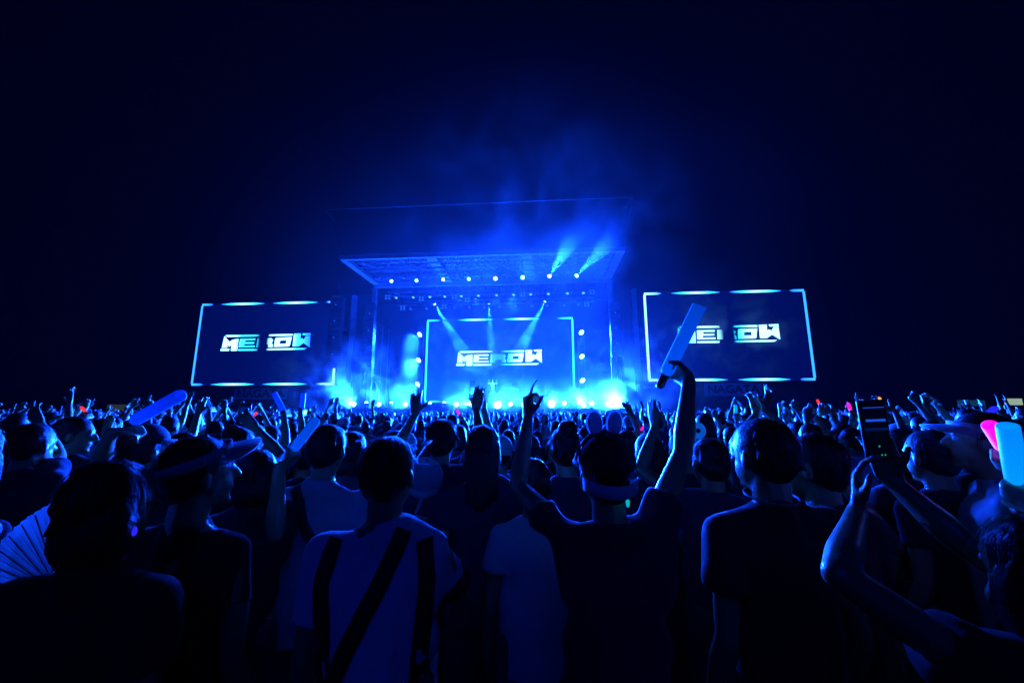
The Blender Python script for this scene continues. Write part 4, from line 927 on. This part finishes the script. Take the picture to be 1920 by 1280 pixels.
# ------------------------------------------------------------------ the crowd in the middle: built kinds, then copies
UP = lambda s, x, y, z, **k: dict(w=(s*x, y, z), **k)
KINDS = [
 ('navy_tee', 'short', {-1: None, 1: UP(1, .22, .22, 1.72, pose='open')}, 'concertgoer in navy top with one open hand raised high', 0),
 ('black_tee', 'short', {-1: UP(-1, .24, .20, 1.70, pose='open', hand=(-.15, .1, 1)), 1: UP(1, .24, .20, 1.70, pose='open', hand=(.15, .1, 1))}, 'concertgoer in black top with both open hands raised wide', 1),
 ('grey_tee', 'bob', {-1: None, 1: None}, 'concertgoer in grey top with bobbed hair and arms down', 2),
 ('white_tee', 'short', {-1: UP(-1, .08, .30, 1.66, pose='clap', palm=(1, .2, 0)), 1: UP(1, .08, .30, 1.66, pose='clap', palm=(-1, .2, 0))}, 'concertgoer in white tee clapping hands above the head', 0),
 ('black_tee', 'long', {-1: None, 1: UP(1, .30, .10, 1.60, pose='relaxed', hand=(.4, 0, .9))}, 'long haired concertgoer in black with one bent hand waving', 2),
 ('navy_tee', 'short', {-1: None, 1: None}, 'concertgoer in navy top and dark cap with arms down', 1),
 ('pale_tee', 'tail', {-1: UP(-1, .20, .25, 1.74, pose='point'), 1: None}, 'pony tailed concertgoer in pale top reaching one hand up', 0),
 ('black_tee', 'short', {-1: None, 1: None}, 'short haired concertgoer in black top with arms down', 1),
 ('grey_tee', 'short', {-1: UP(-1, .28, .15, 1.62, pose='pinch', hand=(-.2, .2, 1)), 1: UP(1, .14, .26, 1.76, pose='point', hand=(0, .2, 1))}, 'concertgoer in grey top with both hands up at different heights', 2),
 ('navy_tee', 'bun', {-1: None, 1: UP(1, .12, .28, 1.60, pose='grip', palm=(-1, 0, 0), hand=(0, 1, .3))}, 'concertgoer with hair bun and one raised fist', 0),
 ('pale_tee', 'short', {-1: None, 1: None}, 'concertgoer in pale top and pale cap with arms down', 2),
]
protos = []
for i, (sh_, hr, ar, lab, sk) in enumerate(KINDS):
    P = person(Vector((0, 0, 0)), 0.0, 1.62, ar, sh_, lab, 'concertgoers in the middle of the crowd', hair=hr, skin=sk, q=0, seed=60+i, head=((-10, 0, 12, 5, -6, 8, 0, -12, 4, 10, 6)[i], 0, 0))
    if i in (5, 10): cap(P, 'cap_black' if i == 5 else 'cap_white', 0 if i == 5 else 180, 'cap_black' if i == 5 else 'cap_white', None, tilt=4)
    protos.append(P['root'])
def clone(root):
    r = root.copy(); COL.objects.link(r)
    for ch in root.children:
        c = ch.copy(); COL.objects.link(c); c.parent = r
        for g2 in ch.children:
            d2 = g2.copy(); COL.objects.link(d2); d2.parent = c
    return r
spots = []; yy = 1.9
qr = random.Random(5)
while yy < 13.5 and len(spots) < 262:
    half = yy*1.34+0.8; nx = int(2*half/0.62); sp = 2*half/nx
    for i in range(nx):
        x = -half+(i+0.5)*sp+qr.uniform(-.18, .18); y = yy+qr.uniform(-.2, .2)
        if min((x-a)**2+(y-b)**2 for a, b in HEROES) < 0.24: continue
        # keep the sight lines over the shoulders of the front people open
        if y < 2.2 and abs(x/y) < 1.2 and qr.random() < 0.3: continue
        spots.append((x, y))
    yy += 0.62
    if yy > 6: yy += 0.1
used = [False]*len(protos); UPK = [0, 1, 3, 4, 6, 8, 9]; DNK = [2, 2, 2, 5, 7, 7, 7, 10]
for (x, y) in spots:
    pu = 960+748*x/y; mid_ = 630 < pu < 1190
    up = qr.random() < (0.30 if y < 3.2 else 0.10 if mid_ else 0.55)
    i = qr.choice(UPK if up else DNK)
    if not used[i]: o = protos[i]; used[i] = True
    else: o = clone(protos[i])
    s = min(1.06, max(0.87, qr.gauss(0.972, 0.048))) * (0.965 if y < 3.2 else 0.955 if mid_ else 1.0)
    o.location = (x, y, 0); o.scale = (s*qr.choice((-1, 1)), s, s) if False else (s, s, s)
    o.rotation_euler = (0, 0, look_rot(Vector((x, y, 0)), STAGE_C)+qr.uniform(-.35, .35))
for o, u in zip(protos, used):
    if not u:
        for c in list(o.children_recursive): bpy.data.objects.remove(c)
        bpy.data.objects.remove(o)

# ------------------------------------------------------------------ the crowd beyond: one mass
def low(seed, pup=0.6):
    q_ = random.Random(seed); b = MB(); up = q_.random(); k = 1.0
    b.ell((0, 0, 1.52), (0.085, 0.10, 0.115), None, 8, 6); b.rc((0, 0, 1.40), 0.055, (0, 0, 1.30), 0.06, 6, hs=1); b.rc((-.11, 0, 1.28), 0.09, (.11, 0, 1.28), 0.09, 6, hs=1); b.rc((0, 0, 1.25), 0.15, (0, 0, 0.8), 0.15, 7, hs=1)
    b.rc((-.08, 0, 0.8), 0.08, (-.1, 0, 0.05), 0.06, 5, hs=1); b.rc((.08, 0, 0.8), 0.08, (.1, 0, 0.05), 0.06, 5, hs=1)
    for s in (-1, 1):
        if q_.random() < pup:
            el = np.array((s*q_.uniform(.22, .34), q_.uniform(.05, .2), q_.uniform(1.30, 1.48))); w = el+np.array((s*q_.uniform(-.12, .08), q_.uniform(0, .08), q_.uniform(.14, .23)))
            b.rc((s*.17, 0, 1.33), .045, el, .036, 5, hs=1); b.rc(el, .036, w, .024, 5, hs=1)
            b.ell(w+np.array((0, 0, .05)), (.032, .014, .05), None, 6, 4)
            for f_ in (-.026, -.009, .009, .026): b.rc(w+np.array((f_, 0, .08)), .009, w+np.array((f_*1.7, .01, .15)), .007, 4, hs=1)
            b.rc(w+np.array((-s*.03, 0, .03)), .011, w+np.array((-s*.062, 0, .075)), .008, 4, hs=1)
        else: b.rc((s*.18, 0, 1.33), .045, (s*.22, 0, 0.85), .03, 5, hs=1)
    return b
far = MB(); lows = [low(100+i) for i in range(14)]+[low(200+i, 0.06) for i in range(4)]
lows = [(np.concatenate(b.v), b.f) for b in lows]
yy = 13.6 if len(spots) < 262 else max(y for _, y in spots)+0.5
FV = []; FF = []; off = 0; cnt = 0
y = yy
while y < 33:
    half = min(y*1.32+1, 44); x = -half
    while x < half:
        xx, y2 = x+qr.uniform(-.25, .25), y+qr.uniform(-.3, .3)
        d_ = xx*SA+y2*CA; xs_ = xx*CA-y2*SA
        lim = 27.3 if abs(xs_-XC) < 14.5 else 31.6
        if d_ < lim and qr.random() < (0.85 if y < 22 else 0.6):
            V_, F_ = lows[qr.randrange(14) if not (-9 < xs_-XC < 8 and qr.random() < 0.93) else 14+qr.randrange(4)]; a = look_rot(Vector((xx, y2, 0)), STAGE_C)+qr.uniform(-.4, .4); s = qr.gauss(0.96, 0.03); ca_, sa_ = math.cos(a)*s, math.sin(a)*s
            W_ = np.column_stack((V_[:, 0]*ca_-V_[:, 1]*sa_+xx, V_[:, 0]*sa_+V_[:, 1]*ca_+y2, V_[:, 2]*s)); FV.append(W_); FF.append((F_, off)); off += len(W_); cnt += 1
        x += 0.72
    y += 0.75
me = bpy.data.meshes.new('distant_crowd'); me.from_pydata(np.concatenate(FV).tolist(), [], [tuple(i+o_ for i in f) for F_, o_ in FF for f in F_]); smooth(me)
M['crowd'] = mat('crowd_far', (0.16, 0.11, 0.09), 0.6, var=0.75, vscale=2.2)
tag(link('distant_crowd', me, M['crowd']), 'packed crowd with raised hands filling the ground up to the stage', 'crowd', kind='stuff')
print('spots', len(spots), 'far', cnt, 'tris far', sum(len(f)-2 for F_, _ in FF for f in F_))

# ------------------------------------------------------------------ small lights and sticks held in the crowd
def holder(px, py, Y, label, pose='grip', **kw):
    """a nearby concertgoer whose raised hand carries the thing at this spot"""
    return None
def small_stick(px0, py0, px1, py1, Y, r, m, lab, hold, shirt='black_tee', seed=0):
    a, c = at(px0, py0, Y), at(px1, py1, Y); light_stick(lab, a, c, r, m)
    g_ = grip(a, c, r, 1, 0.95, 0.01); hp = g_['w']
    loc = Vector((hp.x-0.24, hp.y-0.22, 0)); hgt = min(1.72, max(1.5, hp.z-0.08))
    person(loc, look_rot(loc, STAGE_C), hgt, {-1: None, 1: g_}, shirt, hold, hair='short', q=0, seed=seed, skin=seed % 3); HEROES.append((loc.x, loc.y))
small_stick(537, 781, 514, 737, 3.3, 0.021, M['stick_blue'], 'blue light stick leaning across the end of the banner by the hanging speakers', 'person holding the leaning blue stick at the banner end', seed=81)
small_stick(565, 776, 569, 737, 3.5, 0.021, M['stick_blue'], 'upright blue light stick past the end of the banner by the hanging speakers', 'person holding the upright blue stick by the banner', seed=82)
small_stick(1380, 784, 1379, 759, 4.2, 0.016, M['stick_cyan'], 'thin upright cyan stick under the smoke side banner', 'person holding the thin cyan stick', seed=83)
small_stick(398, 771, 389, 750, 4.6, 0.016, M['stick_azure'], 'thin azure stick near the banner by the hanging speakers', 'person holding the thin azure stick', seed=84)
HOLD = {156: 'person lifting the red glow beyond the profile watcher', 479: 'person lifting the small red glow near the hanging speakers', 1534: 'person lifting the red point of light behind the tall black tee wearer', 1592: 'person lifting the magenta glow beside the held up phone', 1650: 'person lifting the orange light above the held up phone', 1205: 'person lifting the magenta glow between rabbit ears and azure stick', 858: 'person lifting the magenta glow below the foot lamps', 1857: 'person lifting the violet glow stick above the visor wearer', 1535: 'person lifting the teal glow low behind the tall black tee wearer'}
for px, py, Y, r, m, lab, cat in ((156, 767, 4.6, .020, 'red_led', 'red glowing stick tip past the profile watcher', 'glow light'), (479, 776, 4.5, .016, 'red_led', 'small red glow under the banner by the hanging speakers', 'glow light'), (1534, 753, 3.6, .013, 'red_led', 'red point of light behind the tall black tee wearer', 'glow light'),
        (1592, 762, 3.6, .020, 'magenta_led', 'magenta glowing stick tip beside the held up phone', 'glow light'), (1650, 749, 3.5, .014, 'orange_led', 'orange point of light above the held up phone', 'glow light'), (1205, 802, 3.4, .014, 'magenta_led', 'magenta glow between rabbit ears and the raised arm', 'glow light'),
        (858, 772, 5.0, .022, 'magenta_led', 'magenta glow below the foot lamps by the raised arm', 'glow light'), (1857, 772, 2.6, .022, 'violet_glow', 'violet glow stick above the visor wearer', 'glow light'), (1535, 774, 3.9, .012, 'teal_led', 'teal glow low behind the tall black tee wearer', 'glow light')):
    p = at(px, py, Y); o = empty('glow_stick', p, 0, lab, cat); o.rotation_euler = (R(20), R(38 if px % 2 else -30), 0)
    b = MB(); b.rc((0, 0, -r*1.2), r*0.8, (0, 0, r*1.2), r*0.8, 8); b.build('glow_tip', M[m], o, True)
    b = MB(); b.rings(8, [((0, 0, z), (q_, 0, 0), (0, q_, 0)) for q_, z in ((r*0.5, -r*1.6), (r*0.6, -r*2.0), (r*0.6, -0.14), (r*0.5, -0.145))]); b.build('handle', M['plastic'], o, True)
    w = o.matrix_basis @ Vector((0, 0, -0.10)); a = (o.matrix_basis.to_3x3() @ Vector((0, 0, 1)))
    g_ = grip(w, w+a*0.3, r*0.6, 1, 0.95, 0.0); loc = Vector((w.x-0.26, w.y-0.2, 0)); 
    person(loc, look_rot(loc, STAGE_C), 1.58, {-1: None, 1: g_}, 'black_tee', HOLD[px], hair='short', q=0, seed=90+px % 37)
for px, py, Y, lab, hold in ((459, 777, 2.7, 'small phone raised under the banner by the hanging speakers', 'person raising the small phone under the banner by the hanging speakers'), (1218, 808, 2.6, 'small phone raised between rabbit ears and the raised arm', 'person raising the small phone near the rabbit ear wearer')):
    c = at(px, py, Y); phone(lab, c, 0.072, 0.148, (0, 0, R(3)), 1)
    loc = Vector((c.x-0.12, c.y-0.34, 0)); person(loc, look_rot(loc, STAGE_C), 1.56, {-1: None, 1: dict(w=c+Vector((0.02, 0.03, -0.15)), hand=(0, 0, 1), palm=(0, -1, 0), pose='relaxed', hint=(1, 0, -.6))}, 'navy_tee', hold, hair='bob', q=0, seed=120+px % 9)
# round neck fan held up
c = at(1307, 807, 2.6); o = empty('handheld_fan', c, 0, 'round pale electric hand fan held up right of the raised arm', 'fan'); o['label'] = 'round pale electric hand fan held up past the raised arm with the azure stick'
M['fan_glow'] = mat('lit_fan_ring', (0.7, 0.75, 0.8), 0.4, emit=(0.0, 0.12, 0.6), estr=0.5)
b = MB(); b.rings(24, [((0, y_, 0), (r_, 0, 0), (0, 0, r_)) for r_, y_ in ((0.016, -0.012), (0.026, -0.016), (0.046, -0.016), (0.053, -0.008), (0.053, 0.012), (0.02, 0.014))]); b.build('fan_ring', M['fan_glow'], o, True)
b = MB(); b.ell((0, -0.017, 0), (0.015, 0.006, 0.015)); b.build('hub', M['plastic'], o, True)
b = MB(); b.rings(10, [((0, 0, z), (0.012, 0, 0), (0, 0.012, 0)) for z in (-0.05, -0.15)]); b.build('handle', M['plastic'], o, True)
g_ = grip(c+Vector((0, 0, -0.15)), c, 0.012, 1, 0.95, 0.03); loc = Vector((c.x-0.2, c.y-0.25, 0)); person(loc, look_rot(loc, STAGE_C), 1.56, {-1: None, 1: g_}, 'navy_tee', 'person holding up the round electric hand fan', hair='short', q=0, seed=140)
for o in bpy.data.objects: clear_private(o)

# ================================================================== smoke and haze
def vol_mat(name, dens, aniso, hetero=None):
    m = bpy.data.materials.new(name); m.use_nodes = True; n = m.node_tree.nodes; l = m.node_tree.links
    n.remove(n['Principled BSDF']); pv = n.new('ShaderNodeVolumePrincipled')
    pv.inputs['Color'].default_value = (0.9, 0.93, 1.0, 1); pv.inputs['Anisotropy'].default_value = aniso; pv.inputs['Density'].default_value = dens
    l.new(pv.outputs[0], n['Material Output'].inputs['Volume'])
    if hetero:
        sc, seed, lo, hi, low = hetero
        tc = n.new('ShaderNodeTexCoord'); mp = n.new('ShaderNodeMapping'); mp.inputs['Location'].default_value = (seed*3.1, seed*1.7, seed); mp.inputs['Scale'].default_value = sc
        nz = n.new('ShaderNodeTexNoise'); nz.inputs['Scale'].default_value = 1.0; nz.inputs['Detail'].default_value = 4; nz.inputs['Distortion'].default_value = 0.8
        l.new(tc.outputs['Object'], mp.inputs[0]); l.new(mp.outputs[0], nz.inputs['Vector'])
        r1 = n.new('ShaderNodeMapRange'); r1.inputs[1].default_value = lo; r1.inputs[2].default_value = hi; r1.interpolation_type = 'SMOOTHSTEP'; l.new(nz.outputs['Fac'], r1.inputs[0])
        ln = n.new('ShaderNodeVectorMath'); ln.operation = 'LENGTH'; l.new(tc.outputs['Object'], ln.inputs[0])
        r2 = n.new('ShaderNodeMapRange'); r2.inputs[1].default_value = 1.0; r2.inputs[2].default_value = 0.25; r2.interpolation_type = 'SMOOTHSTEP'; l.new(ln.outputs['Value'], r2.inputs[0])
        mu = n.new('ShaderNodeMath'); mu.operation = 'MULTIPLY'; l.new(r1.outputs[0], mu.inputs[0]); l.new(r2.outputs[0], mu.inputs[1])
        mu2 = n.new('ShaderNodeMath'); mu2.operation = 'MULTIPLY'; l.new(mu.outputs[0], mu2.inputs[0]); mu2.inputs[1].default_value = dens
        l.new(mu2.outputs[0], pv.inputs['Density'])
    return m
def smoke(label, c, r, dens, nscale, seed, lo=0.38, hi=0.72, aniso=0.35, tilt=0.0):
    bm = bmesh.new(); bmesh.ops.create_icosphere(bm, subdivisions=2, radius=1.06); me = bpy.data.meshes.new('stage_smoke'); bm.to_mesh(me); bm.free()
    o = link('stage_smoke', me, vol_mat('smoke', dens, aniso, None if nscale is None else (tuple(nscale*q for q in (r[0]/r[2], r[1]/r[2], 1)), seed, lo, hi, 0)))
    o.location = SW(*c); o.rotation_euler = (0, tilt, -YAW); o.scale = r
    return tag(o, label, 'smoke', kind='stuff')
x_, z_ = ST(700, 735, 31); smoke('low bank of stage smoke rolling off the stage end by the speaker columns', (x_-1.8, 29.8, 3.4), (8.0, 2.6, 4.4), 0.24, 2.6, 3.0, 0.44, 0.68)
x_, z_ = ST(1165, 720, 31); smoke('bright burst of stage smoke over the stage end near the smoke crossed screen', (x_+1.2, 29.8, 3.8), (6.5, 2.4, 5.2), 0.19, 2.6, 5.0, 0.44, 0.68)
smoke('smoke filling the stage in front of the centre screen', (XC, 34.2, 6.8), (11.5, 3.2, 6.6), 0.15, 2.6, 8.0, 0.46, 0.72)
x_, z_ = ST(775, 680, 36.4); smoke('glowing smoke beside the lamp tower under the shaft of light', (x_, 36.2, 6.0), (1.4, 1.0, 3.8), 0.3, 0.9, 12.0, 0.3, 0.7)
x_, z_ = ST(1370, 640, 31); smoke('thin smoke drifting in front of the side screen', (x_-0.5, 31.3, 7.6), (7.5, 1.6, 5.0), 0.17, 2.6, 21.0, 0.44, 0.7)
smoke('low smoke glowing between the foot lamps and the booth', (XC+0.5, 29.6, 2.7), (11.5, 1.9, 2.1), 0.045, 2.2, 44.0, 0.30, 0.75)
smoke('thin smoke under the ceiling trusses showing the narrow shafts', (XC, 34.6, 9.8), (8.5, 1.5, 3.0), 0.06, 0.8, 71.0, 0.0, 0.6)
x_, z_ = ST(1066, 494, 27.6); smoke('small smoke drift in the wide beams under the roof corner', (x_+0.3, 26.6, z_+0.2), (5.0, 3.2, 2.8), 0.07, 0.5, 52.0, 0.0, 0.5)
smoke('very thin broad smoke lit up around the whole stage', (XC+1, 23.0, 11.0), (24.0, 9.0, 17.0), 0.0012, 1.2, 61.0, 0.1, 0.9)
x_, z_ = ST(1000, 440, 24); smoke('tall faint smoke plume rising before the stage roof', (x_, 24.0, 15.5), (12.0, 4.5, 11.0), 0.0105, 3.0, 31.0, 0.40, 0.70, tilt=0.12)
h = MB(); h.box((-5, 24, 16.5), (75, 44, 17.5)); hz = h.build('haze', vol_mat('haze_air', HAZE, 0.35))
tag(hz, 'thin even haze hanging over the whole concert ground', 'haze', kind='stuff')
print('script', round(time.time()-T0, 1))
